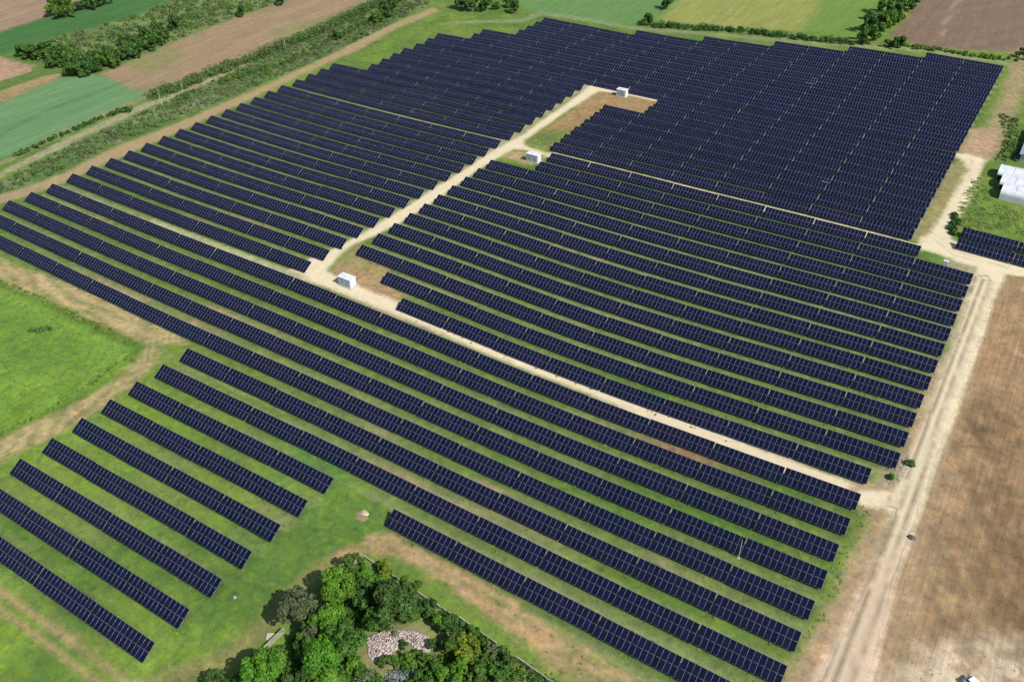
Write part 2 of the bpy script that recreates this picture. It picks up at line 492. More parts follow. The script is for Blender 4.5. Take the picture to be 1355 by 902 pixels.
# polygons: name -> points of the photograph
POLY = {
    'tl_brown': [(-90, 75), (-60, -20), (20, -10), (20, 0), (62, -3), (110, -25), (104, 8), (64, 22), (30, 33), (0, 43)],
    'tl_green': [(-60, 80), (0, 43), (30, 33), (64, 22), (104, 8), (140, -3), (260, -30), (225, 2), (180, 22), (110, 42), (75, 52), (25, 67), (0, 72), (-60, 88)],
    'tl_patch': [(-60, 86), (0, 75), (30, 84), (46, 87), (40, 95), (0, 108), (-60, 130)],
    'tl_strip': [(-60, 140), (0, 121), (60, 100), (92, 96), (74, 106), (0, 137), (-60, 160)],
    'tl_crop': [(-60, 165), (0, 138), (60, 112), (95, 97), (130, 100), (160, 110), (192, 123), (185, 130), (100, 167), (0, 211), (-60, 240)],
    'wedge': [(23, 68), (75, 50), (110, 40), (180, 22), (222, 3), (260, -25), (440, -30), (385, -2), (300, 26), (225, 57), (120, 96), (80, 88), (28, 74)],
    'brown_long': [(132, 98), (225, 58), (300, 27), (385, -1), (450, -30), (560, -30), (498, 0), (440, 27), (350, 70), (270, 100), (225, 114), (196, 124), (160, 112)],
    'scrub': [(0, 240), (100, 190), (196, 146), (300, 100), (345, 78), (430, 40), (500, 8), (540, -10), (570, 5), (470, 56), (400, 88), (330, 118), (250, 152), (150, 192), (85, 226), (0, 256), (-40, 270), (-40, 262)],
    'north_green': [(690, 12), (650, -20), (760, -40), (915, -30), (896, 4), (872, 27), (850, 34), (800, 32)],
    'yellow': [(872, 28), (896, 4), (915, -30), (1110, -30), (1085, 5), (1062, 42), (980, 38)],
    'yellow2': [(1062, 42), (1085, 5), (1110, -30), (1190, -30), (1150, 20), (1130, 52), (1100, 50)],
    'brown_ne': [(1176, 48), (1195, 30), (1216, -2), (1230, -25), (1500, 10), (1480, 100), (1355, 70), (1230, 64)],
    'meadow': [(-80, 345), (0, 376), (60, 398), (150, 441), (184, 459), (176, 482), (130, 512), (60, 548), (0, 577), (-80, 620)],
    'brown_east': [(1329, 363), (1355, 366), (1450, 380), (1560, 960), (1150, 1000), (1150, 895), (1162, 850), (1181, 770), (1214, 688), (1222, 648), (1242, 598), (1262, 545), (1286, 480), (1312, 400)],
    'east_road': [(1290, 372), (1300, 350), (1325, 349), (1355, 351), (1420, 362), (1420, 372), (1355, 364), (1328, 362), (1312, 395), (1297, 440), (1284, 476), (1262, 540), (1242, 590), (1222, 647), (1212, 680), (1180, 765), (1160, 845), (1150, 895), (1140, 960), (1060, 960), (1086, 898), (1112, 848), (1152, 767), (1180, 700), (1186, 673), (1160, 668), (1140, 665), (1139, 653), (1160, 652), (1186, 652), (1196, 634), (1208, 597), (1228, 552), (1240, 515), (1262, 462), (1280, 410)],
    'ne_road': [(1266, 205), (1280, 204), (1301, 212), (1290, 240), (1281, 262), (1265, 288), (1253, 303), (1258, 318), (1290, 331), (1355, 350), (1330, 355), (1300, 355), (1290, 352), (1262, 342), (1240, 334), (1219, 328), (1222, 317), (1236, 308), (1262, 262), (1284, 224), (1277, 213)],
    'central': [(388, 356), (410, 352), (430, 360), (480, 384), (530, 403), (600, 433), (640, 450), (700, 474), (780, 506), (860, 541), (930, 567), (1000, 594), (1070, 620), (1140, 646), (1160, 652), (1160, 666), (1140, 663), (1070, 633), (1000, 606), (930, 579), (860, 552), (780, 518), (700, 487), (640, 463), (600, 445), (530, 416), (480, 396), (420, 372)],
    'lane': [(388, 356), (410, 340), (450, 322), (480, 306), (500, 293), (540, 270), (565, 252), (600, 231), (633, 210), (655, 196), (668, 189), (690, 178), (717, 157), (744, 139), (768, 122), (784, 109), (800, 109), (830, 113), (880, 126), (872, 136), (840, 129), (812, 124), (795, 122), (775, 133), (744, 154), (717, 172), (697, 186), (696, 191), (705, 195), (727, 202), (722, 208), (700, 201), (680, 199), (665, 208), (633, 227), (600, 252), (565, 275), (531, 297), (500, 312), (470, 325), (448, 343), (436, 358), (436, 366), (420, 372)],
    'cabin1_pad': [(436, 366), (437, 357), (452, 342), (474, 325), (484, 326), (492, 342), (508, 354), (514, 368), (535, 392), (526, 402), (480, 384)],
    'cabin2_pad': [(664, 207), (680, 199), (700, 201), (722, 208), (716, 214), (704, 219), (690, 217)],
    'cabin3_pad': [(697, 190), (697, 186), (717, 172), (744, 154), (775, 133), (795, 121), (812, 119), (840, 126), (873, 132), (868, 152), (842, 150), (808, 143), (790, 150), (758, 172), (728, 195), (710, 194)],
    'west_road': [(-60, 280), (0, 258), (40, 246), (85, 229), (150, 196), (250, 156), (330, 122), (400, 91), (470, 56), (520, 32), (573, 10), (580, 15), (525, 38), (478, 64), (430, 86), (405, 97), (335, 130), (255, 166), (155, 210), (90, 240), (45, 256), (0, 270), (-60, 296)],
    'ditch_track': [(-60, 255), (0, 226), (100, 178), (190, 137), (230, 124), (300, 93), (345, 72), (349, 75), (302, 98), (232, 130), (192, 144), (100, 187), (0, 236), (-60, 264)],
    'sw_track': [(-60, 325), (0, 343), (60, 366), (130, 392), (200, 424), (240, 446), (246, 455), (214, 455), (208, 478), (165, 521), (90, 568), (0, 612), (-60, 640), (-60, 605), (0, 581), (80, 545), (140, 511), (184, 474), (192, 456), (150, 437), (60, 396), (0, 371), (-60, 345)],
    'curve_track': [(430, 742), (460, 722), (490, 711), (520, 710), (560, 728), (600, 748), (645, 770), (700, 812), (760, 850), (830, 890), (880, 930), (800, 940), (740, 890), (690, 850), (640, 812), (600, 778), (560, 752), (520, 733), (480, 731), (452, 744), (435, 755)],
    'pad_ne': [(1268, 204), (1282, 172), (1300, 168), (1322, 174), (1318, 195), (1309, 214), (1296, 212), (1280, 204)],
    'pale_se': [(1180, 905), (1215, 880), (1250, 850), (1300, 845), (1360, 860), (1420, 880), (1420, 960), (1180, 960)],
    'clearing': [(480, 842), (500, 830), (560, 826), (578, 842), (570, 872), (548, 880), (520, 905), (470, 905), (478, 870)],
    'plot': [(480, 733), (520, 768), (612, 822), (665, 862), (735, 902), (780, 960), (120, 960), (230, 900), (362, 850), (447, 757)],
    'ne_dry': [(1268, 214), (1284, 224), (1262, 262), (1236, 308), (1222, 317), (1205, 316), (1235, 262), (1256, 220)],
    'dry_corner': [(1252, 342), (1290, 352), (1305, 362), (1296, 410), (1284, 395), (1292, 372), (1262, 354)],
    'se_shoulder': [(1140, 668), (1186, 672), (1180, 700), (1152, 767), (1112, 848), (1086, 898), (1060, 960), (1010, 940), (1045, 885), (1075, 840), (1100, 790), (1128, 735), (1150, 690)],
    'east_shoulder': [(1290, 372), (1284, 400), (1262, 462), (1240, 515), (1228, 552), (1208, 597), (1196, 634), (1186, 652), (1160, 652), (1152, 640), (1165, 620), (1200, 600), (1210, 570), (1228, 530), (1250, 470), (1268, 410), (1280, 370)],
}
PWD = {k: PW(p) for k, p in POLY.items()}
LINE = {
    'bl_track1': PW([(-40, 760), (0, 785), (60, 822), (120, 862), (175, 905), (230, 950)]),
    'bl_track2': PW([(-40, 780), (0, 806), (40, 834), (90, 872), (135, 905), (180, 950)]),
    'plot_track': PW([(440, 742), (405, 768), (375, 800), (345, 835), (300, 870), (230, 895), (170, 915)]),
    'north_path': PW([(600, 30), (690, 28), (715, 18), (780, 27), (830, 37), (845, 38), (925, 44), (1030, 53), (1130, 60), (1232, 67), (1342, 86)]),
    'ditch_brown': PW([(-40, 236), (0, 217), (100, 168), (195, 128)]),
    'ne_track': PW([(1352, 70), (1350, 95), (1338, 130), (1322, 165), (1305, 200)]),
    'east_rut1': PW([(1310, 372), (1288, 430), (1262, 500), (1233, 575), (1206, 650), (1183, 720), (1160, 790), (1115, 905)]),
    'east_cl': PW([(1305, 372), (1283, 430), (1256, 500), (1228, 575), (1203, 650), (1180, 720), (1155, 790), (1112, 905)]),
    'ne_cl': PW([(1283, 212), (1270, 262), (1243, 318), (1262, 335), (1355, 357)]),
    'tram': PW([(-20, 190), (0, 179), (46, 154), (95, 133), (139, 117), (168, 106)]),
    'ne_line': PW([(1275, -12), (1262, 8), (1252, 30), (1246, 47)]),
    'sw_cl': PW([(-40, 342), (0, 357), (60, 381), (130, 412), (200, 446), (196, 478), (150, 516), (80, 556), (0, 596)]),
    'curve_cl': PW([(435, 748), (470, 722), (505, 720), (560, 740), (600, 763), (645, 792), (700, 832), (760, 870), (850, 925)]),
    'meadow_edge': PW([(-40, 362), (0, 374), (60, 402), (150, 444), (182, 460), (170, 488), (120, 520), (60, 550), (0, 580), (-40, 600)]),
    'lane_west': PW([(640, 206), (680, 178), (730, 140), (778, 110)]),
    'spur': PW([(205, 462), (240, 480), (300, 510), (380, 545)]),
}


def cover(x, y):
    """albedo of the land at world x, y"""
    x = np.asarray(x, float); y = np.asarray(y, float)
    w1 = (fbm(x, y, 9, 3)-0.5)*3.0
    w2 = (fbm(x+90, y, 2.5, 2)-0.5)*1.6
    wob = w1*0.6+w2
    big = fbm(x, y+400, 38, 4); med = fbm(x+70, y, 8, 3); sml = fbm(x, y+33, 2.4, 2)
    col = np.empty(x.shape+(3,))
    g = sstep(0.35, 0.65, big*0.5+med*0.5)[..., None]
    col[:] = C_grass*(1-g)+srgb(124, 148, 62, KA)*g
    def put(c, a):
        nonlocal col
        a = np.asarray(a)[..., None]
        col = col*(1-a)+np.asarray(c)*a
    def P(name, c, f=0.8, a=1.0, wk=1.0):
        d = sdist(PWD[name], x, y)+wob*wk
        put(c, a*sstep(f, -f, d))
        return d
    def Ln(name, c, w, f=0.5, a=1.0, wk=0.6):
        d, s_ = ldist(LINE[name], x, y)
        put(c, a*sstep(w+f, w-f, d+wob*wk))
    # far fields, each with its own drill direction
    def strk(c0, c1, ux, uy, s1, s2, d, f=0.8):
        a_ = (x*ux+y*uy); b_ = (-x*uy+y*ux)
        t = fbm(a_/s1, b_/s2, 1.0, 3)
        put(c0*(1-t[..., None])+c1*t[..., None], sstep(f, -f, d))
    # west side directions
    u = PWD['west_road'][8]-PWD['west_road'][2]; u = u/np.hypot(*u)
    D_ = lambda n, k=0.4: sdist(PWD[n], x, y)+wob*k
    west = sstep(-25, -60, x-(y-60)*-0.1)
    put(srgb(98, 128, 66, KA), west*0.7)
    strk(srgb(158, 130, 106, KA), srgb(180, 152, 126, KA), u[0], u[1], 60, 2.5, D_('tl_brown'))
    strk(srgb(66, 116, 58, KA), srgb(84, 130, 68, KA), u[0], u[1], 60, 3, D_('tl_green'))
    strk(srgb(176, 146, 116, KA), srgb(192, 160, 130, KA), u[0], u[1], 60, 3, D_('tl_patch'))
    strk(srgb(160, 146, 98, KA), srgb(178, 152, 108, KA), u[0], u[1], 60, 3, D_('tl_strip'))
    strk(srgb(104, 148, 96, KA), srgb(122, 160, 108, KA), u[0], u[1], 50, 3, D_('tl_crop'))
    strk(srgb(150, 136, 98, KA), srgb(178, 148, 118, KA), u[0], u[1], 70, 5, D_('brown_long'))
    put(srgb(142, 146, 92, KA), 0.7*sstep(0.5, 0.62, fbm(x*0.3, y*0.3, 9))*sstep(0.5, -0.5, D_('brown_long')))
    dw = D_('wedge')
    put(srgb(128, 148, 84, KA), sstep(0.8, -0.8, dw))
    put(srgb(82, 112, 52, KA), 0.7*sstep(0.45, 0.6, med)*sstep(0.8, -0.8, dw))
    ds = D_('scrub')
    put(srgb(96, 128, 68, KA), sstep(1, -1, ds))
    put(srgb(140, 152, 104, KA), 0.8*sstep(0.5, 0.66, med)*sstep(1, -1, ds))
    P('north_green', srgb(108, 148, 82, KA), 1.5)
    strk(srgb(146, 156, 78, KA), srgb(168, 168, 92, KA), 0.35, 0.93, 50, 3, D_('yellow'), 2)
    strk(srgb(112, 148, 62, KA), srgb(130, 156, 70, KA), 0.35, 0.93, 50, 3, D_('yellow2'), 3)
    strk(srgb(130, 108, 88, KA), srgb(148, 124, 104, KA), 0.55, 0.83, 60, 2, D_('brown_ne'), 1.5)
    # meadow
    dm = sdist(PWD['meadow'], x, y)+wob*0.5
    mt = sstep(0.3, 0.7, big)[..., None]
    md = fbm(x+300, y, 5, 4)
    mt = np.clip(mt+1.6*(md[..., None]-0.5), 0, 1)
    cm = srgb(96, 144, 42, KA)*(1-mt)+srgb(132, 170, 62, KA)*mt
    col = col*(1-sstep(1, -1, dm)[..., None])+cm*sstep(1, -1, dm)[..., None]
    Ln('meadow_edge', srgb(72, 108, 42, KA), 1.4, 1.2, 0.7)
    # inside the park
    inside = np.zeros(x.shape)
    for blk, n, i0, i1 in ROWS:
        x0 = i0*LT+OFF[blk]; x1 = i1*LT+OFF[blk]; yt = Yrow(n)
        m = (y > yt-5.5) & (y < yt+5.0) & (x > x0-3) & (x < x1+3)
        if m.any():
            inside[m] = np.maximum(inside[m], sstep(0, 1.5, np.minimum(x[m]-x0+0.8, x1+0.8-x[m])))
    sw0 = sstep(-38, -52, y)*sstep(175, 158, x)
    # phase within a row pitch, measured from the top edge of the nearest row below
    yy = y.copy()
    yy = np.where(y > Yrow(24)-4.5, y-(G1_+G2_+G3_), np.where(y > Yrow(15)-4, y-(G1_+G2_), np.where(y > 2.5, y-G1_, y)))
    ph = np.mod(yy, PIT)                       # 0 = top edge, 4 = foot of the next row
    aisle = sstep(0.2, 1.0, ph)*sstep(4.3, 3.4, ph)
    dry = fbm(x*0.12, y, 5, 3)
    swm = 1-0.8*sstep(-40, -50, y)*sstep(175, 160, x)
    north = sstep(5, 60, y)
    ca = srgb(134, 148, 84, KA)
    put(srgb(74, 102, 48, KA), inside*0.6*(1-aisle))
    put(ca, inside*aisle*sstep(0.35, 0.6, dry)*0.85)
    put(srgb(150, 150, 106, KA), inside*aisle*sstep(0.5, 0.68, fbm(x*0.1+9, y, 4, 2))*(0.35+0.5*north)*swm)
    put(srgb(176, 158, 120, KA), inside*aisle*swm*sstep(0.62, 0.76, fbm(x*0.2+50, y*1.0, 7, 3))*0.85)
    trk = (np.exp(-((ph-1.45)/0.28)**2)+np.exp(-((ph-3.0)/0.28)**2))
    put(srgb(150, 152, 100, KA), inside*trk*0.35*sstep(0.4, 0.6, fbm(x*0.1, y*0.5, 6, 2)))
    # western and northern blocks: paler stony ground
    put(srgb(158, 162, 128, KA), inside*aisle*north*0.55)
    put(srgb(150, 156, 112, KA), inside*sstep(0.1, 0.5, ph)*sstep(2.2, 1.2, ph)*0.45*swm)
    # panel shade at the foot of each row, painted in as dark green grass
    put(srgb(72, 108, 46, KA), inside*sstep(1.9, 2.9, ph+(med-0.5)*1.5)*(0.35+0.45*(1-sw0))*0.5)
    # lush grass of the south-west short rows
    sw = sstep(-38, -52, y)*sstep(175, 158, x)
    put(srgb(124, 156, 54, KA), sw*0.75*sstep(0.3, 0.6, med*0.5+big*0.5))
    put(srgb(94, 140, 54, KA), sw*0.6*sstep(0.56, 0.68, big))
    corner = np.exp(-(((x-150)/9)**2+((y+46)/7)**2))
    put(srgb(86, 138, 62, KA), corner*0.8)
    # seams with wheel tracks between the blocks
    def strip(y0, y1, xa, xb, c, a):
        put(c, a*sstep(y0-0.4, y0+0.4, y+w2*0.4)*sstep(y1+0.4, y1-0.4, y+w2*0.4)*sstep(xa-1, xa+1, x)*sstep(xb+1, xb-1, x))
    strip(Yrow(14)+0.2, Yrow(15)-3.3, 116, 232, C_grav, 0.95)
    strip(Yrow(14)+0.4, Yrow(15)-3.4, -2, 101, srgb(176, 172, 140, KA), 0.85)
    strip(Yrow(23)+0.6, Yrow(24)-3.3, 30, 101, srgb(150, 152, 120, KA), 0.7)
    strip(Yrow(23)+0.6, Yrow(24)-3.6, 140, 234, srgb(170, 168, 150, KA), 0.8)
    strip(Yrow(0)+0.6, Yrow(1)-3.6, 40, 104, srgb(196, 192, 150, KA), 0.75)
    strip(Yrow(0)+0.6, Yrow(1)-3.6, 0, 40, srgb(160, 160, 112, KA), 0.5)
    Ln('lane_west', srgb(176, 172, 128, KA), 3.0, 2.5, 0.8)
    put(srgb(178, 156, 120, KA), 0.75*np.exp(-(((x-120)/16)**2+((y+6.6)/1.3)**2)))
    put(srgb(160, 122, 98, KA), 0.9*np.exp(-(((x-210)/10)**2+((y+3.9)/1.5)**2)))
    # earth of tracks and pads
    P('west_road', C_dirt, 1.0, 0.95, 0.7)
    P('ditch_track', srgb(172, 166, 128, KA), 0.8, 0.9)
    Ln('ditch_brown', srgb(164, 150, 112, KA), 1.2, 0.8, 0.8)
    d = sdist(PWD['sw_track'], x, y)+wob*0.9
    dl, sl_ = ldist(LINE['sw_cl'], x, y)
    rut = 0.5+0.5*np.sin(dl*sl_*4.6+2.2*(fbm(x, y+10, 12, 2)-0.5)*6)
    t = fbm(x*0.12+y*0.02, y*0.9, 1.3, 3)[..., None]; t = np.clip((t-0.5)*1.8+0.6, 0, 1)
    t = np.clip(0.55*t+0.75*rut[..., None]-0.15, 0, 1)
    put(srgb(146, 146, 88, KA)*(1-t)+srgb(204, 176, 132, KA)*t, sstep(0.9, -0.7, d)*0.9)
    d = sdist(PWD['curve_track'], x, y)+wob*0.9
    d = d-0.1
    dl, sl_ = ldist(LINE['curve_cl'], x, y)
    rut = 0.5+0.5*np.sin(dl*sl_*5.2+2.2*(fbm(x, y+10, 12, 2)-0.5)*6)
    t = fbm(x*0.16, y*0.9, 1.2, 3)[..., None]
    t = np.clip((t-0.5)*1.8+0.62+0.7*(rut[..., None]-0.4), 0, 1)
    put(srgb(134, 140, 80, KA)*(1-t)+srgb(192, 160, 118, KA)*t, sstep(0.45, -0.45, d-0.2)*0.97)
    Ln('plot_track', srgb(156, 148, 92, KA), 1.7, 1.2, 0.75)
    Ln('bl_track1', srgb(176, 156, 108, KA), 0.6, 0.4, 0.95, 0.25)
    Ln('bl_track2', srgb(170, 154, 104, KA), 0.6, 0.4, 0.9, 0.25)
    Ln('spur', srgb(150, 158, 96, KA), 0.5, 0.5, 0.6, 0.3)
    Ln('north_path', srgb(156, 160, 126, KA), 2.2, 1.4, 0.65)
    Ln('ne_track', srgb(172, 154, 112, KA), 3.5, 2.5, 0.9)
    P('pad_ne', srgb(190, 160, 126, KA), 1.5, 0.95)
    P('ne_dry', srgb(162, 150, 102, KA), 1.2, 0.85)
    P('dry_corner', srgb(176, 164, 132, KA), 1.2, 0.85)
    P('cabin1_pad', srgb(178, 146, 108, KA), 1.0, 0.95)
    put(srgb(152, 152, 92, KA), 0.6*sstep(1, -1, sdist(PWD['cabin1_pad'], x, y))*sstep(13.5, 18, y+med*4))
    P('cabin2_pad', srgb(186, 162, 118, KA), 1.0, 0.95)
    d3 = P('cabin3_pad', srgb(172, 142, 100, KA), 1.0, 0.95)
    put(srgb(112, 136, 66, KA), 0.9*sstep(0.5, -1, d3)*sstep(132, 122, y-(x-110)*0.4+med*9))
    put(srgb(150, 144, 104, KA), 0.8*sstep(3, -2, sdist(PWD['clearing'], x, y)+wob*2))
    P('east_shoulder', srgb(186, 172, 138, KA), 1.2, 0.85)
    d = P('se_shoulder', srgb(186, 160, 124, KA), 1.4, 0.9)
    # brown field: worked soil with drill lines running north
    d = sdist(PWD['brown_east'], x, y)+wob*0.5
    t = fbm((x+0.45*y)/1.3, y/16, 1.0, 3); k = sstep(0.42, 0.62, fbm(x+11, y*0.6+80, 16, 4))
    t = np.clip((t-0.5)*2.2+0.5, 0, 1)
    cs = C_soil*(1-k[..., None]*0.42)+C_dsoil*k[..., None]*0.42
    cs = cs*(0.88+0.24*t[..., None])
    t2 = np.clip((fbm(x, y/1.5+30, 1.8, 2)-0.5)*2+0.5, 0, 1); cs = cs*(0.86+0.28*t2[..., None])
    k3 = np.clip((fbm(x+200, y*0.55, 3.2, 4)-0.5)*2.4+0.5, 0, 1); cs = cs*(0.88+0.24*k3[..., None])
    k4 = sstep(0.56, 0.68, fbm(x+77, y*0.8+20, 2.2, 4))*sstep(0.4, 0.6, fbm(x, y+500, 14, 3)); cs = cs*(1-0.3*k4[..., None])
    k2 = sstep(0.52, 0.72, fbm(x*1.2+5, y+8, 6, 4))
    cs = cs*(1-k2[..., None]*0.35)+srgb(122, 98, 70, KA)*k2[..., None]*0.35
    al = sstep(0.8, -0.8, d)[..., None]
    # smoother pale strip beside the road
    dr, _s = ldist(LINE['east_cl'], x, y)
    pale = sstep(15, 5, dr+med*6)*sstep(25, -5, y)
    cs = cs*(1-pale[..., None]*0.7)+srgb(192, 166, 126, KA)*pale[..., None]*0.7
    top = sstep(30, 55, y)
    cs = cs*(1-top[..., None]*0.6)+srgb(178, 146, 106, KA)*top[..., None]*0.6
    col = col*(1-al)+cs*al
    dps = sdist(PWD['pale_se'], x, y)+wob*2.2
    put(srgb(226, 206, 174, KA), 0.92*sstep(4, -2.5, dps)*(0.35+0.65*sstep(0.42, 0.58, fbm(x, y+60, 3.5, 3))))
    # gravel roads
    def dil(name, k): return sdist(PWD[name], x, y)-k+wob*0.4
    put(C_grav, 0.97*sstep(0.7, -0.7, dil('central', 0.75)))
    put(C_grav, 0.97*sstep(0.8, -0.8, dil('lane', -0.75)))
    put(C_grav, 0.97*sstep(0.8, -0.8, dil('ne_road', 0.5)))
    put(srgb(178, 152, 116, KA), 0.9*sstep(2.5, 0.5, dil('east_road', 1.0))*sstep(60, 45, y))
    d = dil('east_road', 0.8)
    kk = sstep(2, -18, y)[..., None]
    put(C_grav*(1-kk)+C_tan*kk, 0.97*sstep(0.7, -0.7, d))
    dr, sg = ldist(LINE['east_cl'], x, y)
    for r0_, w_ in ((0.9, 0.42), (-1.1, 0.42), (2.6, 0.35)):
        put(srgb(150, 130, 98, KA), 0.85*np.exp(-((dr*sg-r0_+w2*0.4)/w_)**2)*sstep(0.8, -0.5, d))
    dr, sg = ldist(LINE['ne_cl'], x, y)
    for r0_ in (0.9, -0.9):
        put(srgb(196, 176, 138, KA), 0.5*np.exp(-((dr*sg-r0_+w2*0.3)/0.35)**2)*sstep(0.5, -0.5, sdist(PWD['ne_road'], x, y)))
    Ln('tram', srgb(84, 122, 78, KA), 0.7, 0.6, 0.7, 0.2)
    Ln('ne_line', srgb(176, 150, 122, KA), 0.8, 0.6, 0.7, 0.3)
    return np.clip(col, 0.004, 0.8)


def roughness_of(x, y):
    """how broken the surface is: 1 for grass and clods, low for rolled gravel"""
    r_ = np.ones(len(x))
    for k, v_ in (('central', 0.25), ('lane', 0.25), ('ne_road', 0.25), ('east_road', 0.3), ('west_road', 0.5), ('brown_long', 0.5), ('tl_crop', 0.35),
                  ('tl_green', 0.4), ('tl_brown', 0.5), ('north_green', 0.4), ('yellow', 0.45), ('yellow2', 0.45), ('brown_ne', 0.5), ('brown_east', 0.8)):
        d = sdist(PWD[k], x.astype(float), y.astype(float))
        r_ = np.minimum(r_, v_+(1-v_)*sstep(-0.5, 1.0, d))
    return r_


def add_cover(o):
    me = o.data
    n = len(me.vertices)
    co = np.empty(n*3, np.float32); me.vertices.foreach_get('co', co); co = co.reshape(-1, 3)
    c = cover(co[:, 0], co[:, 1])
    a = me.color_attributes.new('cover', 'FLOAT_COLOR', 'POINT')
    buf = np.ones((n, 4), np.float32); buf[:, :3] = c
    buf[:, 3] = roughness_of(co[:, 0], co[:, 1])
    a.data.foreach_set('color', buf.ravel())


def axis(lo, hi, s, far):
    a = list(np.arange(lo, hi+s, s))
    st = s
    while a[-1] < far: st *= 1.35; a.append(a[-1]+st)
    st = s
    while a[0] > -far: st *= 1.35; a.insert(0, a[0]-st)
    return np.array(a)


def axis_x():
    return axis(-235, 300, 1.15, 6000)


def axis_y():
    return axis(-125, 395, 1.15, 6000)


gx = axis_x(); gy = axis_y()
XX, YY = np.meshgrid(gx, gy)
ZZ = terr(XX, YY)
nx, ny = len(gx), len(gy)
idx = np.arange(nx*ny).reshape(ny, nx)
F_ = np.stack([idx[:-1, :-1], idx[:-1, 1:], idx[1:, 1:], idx[1:, :-1]], -1).reshape(-1, 4)
ground = mesh_np('ground', np.stack([XX, YY, ZZ], -1).reshape(-1, 3), F_, M_ground, smooth=True)
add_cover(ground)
tag(ground, kind='structure')


def drape(name, key, lift, step=1.2, jit=0.35, mat=None):
    """a sheet laid over the terrain inside a polygon"""
    P = PWD[key]
    pts = []
    for i in range(len(P)):
        a, b = P[i], P[(i+1) % len(P)]
        k = max(1, int(np.hypot(*(b-a))/1.3))
        for t in range(k): pts.append(a+(b-a)*t/k)
    B = np.array(pts)
    inb = (np.abs(B[:, 0]-50) < 400)
    B = B+np.stack([fbm(B[:, 0], B[:, 1], 2.0, 2)-0.5, fbm(B[:, 0]+50, B[:, 1], 2.0, 2)-0.5], -1)*jit*2
    nb = len(B)
    x0, y0 = B.min(0); x1, y1 = B.max(0)
    gx_, gy_ = np.meshgrid(np.arange(x0, x1, step), np.arange(y0, y1, step))
    gx_ = gx_.ravel(); gy_ = gy_.ravel()
    d = sdist(B, gx_, gy_)
    k = d < -0.5*step
    V2 = [Vector((float(a), float(b))) for a, b in B]+[Vector((float(a), float(b))) for a, b in zip(gx_[k], gy_[k])]
    E2 = [(i, (i+1) % nb) for i in range(nb)]
    vs, es, fs, *_x = delaunay_2d_cdt(V2, E2, [list(range(nb))], 1, 1e-5)
    A = np.array([(p.x, p.y) for p in vs])
    Z = terr(A[:, 0], A[:, 1])+lift
    F3 = np.array([f for f in fs if len(f) == 3])
    # upward faces
    a, b, c = A[F3[:, 0]], A[F3[:, 1]], A[F3[:, 2]]
    cr = (b[:, 0]-a[:, 0])*(c[:, 1]-a[:, 1])-(b[:, 1]-a[:, 1])*(c[:, 0]-a[:, 0])
    F3[cr < 0] = F3[cr < 0][:, ::-1]
    Z = Z-lift*0.8
    o = mesh_np(name, np.column_stack([A, Z]), F3, mat or M_ground, smooth=True)
    add_cover(o)
    return tag(o, kind='structure')


_a, _b = PWD['west_road'][2], PWD['west_road'][8]
ANG_W = math.atan2(_b[1]-_a[1], _b[0]-_a[0])
_a, _b = LINE['east_cl'][-1], LINE['east_cl'][0]
ANG_E = math.atan2(_b[1]-_a[1], _b[0]-_a[0])
_a, _b = LINE['ne_line'][-1], LINE['ne_line'][0]
ANG_N = math.atan2(_b[1]-_a[1], _b[0]-_a[0])
M_west = ground_material('western_field', ANG_W, 1.6, 0.16, 0.03)
M_soil = ground_material('tilled_soil', ANG_E, 0.7, 0.20, 0.05)
M_nfield = ground_material('northern_field', ANG_N, 2.2, 0.13, 0.03)


drape('ploughed_field', 'tl_brown', 0.05, 2.5, 0.6, M_west)
drape('crop_field', 'tl_green', 0.05, 2.5, 0.6, M_west)
drape('ploughed_field', 'tl_patch', 0.05, 2.5, 0.6, M_west)
drape('ploughed_field', 'tl_strip', 0.055, 2.5, 0.6, M_west)
drape('crop_field', 'tl_crop', 0.05, 2.2, 0.6, M_west)
drape('ploughed_field', 'brown_long', 0.05, 2.5, 0.6, M_west)
drape('crop_field', 'north_green', 0.05, 2.5, 0.6, M_nfield)
drape('crop_field', 'yellow', 0.05, 2.2, 0.6, M_nfield)
drape('crop_field', 'yellow2', 0.054, 2.2, 0.6, M_nfield)
drape('ploughed_field', 'brown_ne', 0.05, 2.2, 0.6, M_nfield)
drape('meadow', 'meadow', 0.05, 1.2, 0.6)
drape('ploughed_field', 'brown_east', 0.05, 0.7, 0.6, M_soil)
drape('gravel_road', 'east_road', 0.075, 0.8, 0.3)
drape('gravel_road', 'ne_road', 0.085, 1.0, 0.3)
drape('gravel_track', 'central', 0.065, 0.9, 0.3)
drape('gravel_lane', 'lane', 0.095, 1.0, 0.3)
drape('dirt_road', 'west_road', 0.065, 1.2, 0.5)
drape('dirt_track', 'ditch_track', 0.06, 1.2, 0.4)
drape('dirt_track', 'sw_track', 0.07, 1.0, 0.6)
drape('dirt_track', 'curve_track', 0.07, 0.9, 0.6)
drape('dirt_pad', 'cabin1_pad', 0.045, 1.0, 0.4)
drape('dirt_pad', 'cabin2_pad', 0.05, 1.0, 0.4)
drape('dirt_pad', 'cabin3_pad', 0.05, 1.0, 0.4)

# ------------------------------------------------------------------ solar tables
TILT = R(29); SL = 3.42; HB = 0.45
CT, ST = math.cos(TILT), math.sin(TILT)
DY = SL*CT
NC = 14; MP = 1.0160; MW = 1.0075; MH = 1.695


def sl(u, v_, w):
    """x along, v up the slope from the bottom edge, w off the surface"""
    return (u, -DY/2+v_*CT-w*ST, HB+v_*ST+w*CT)


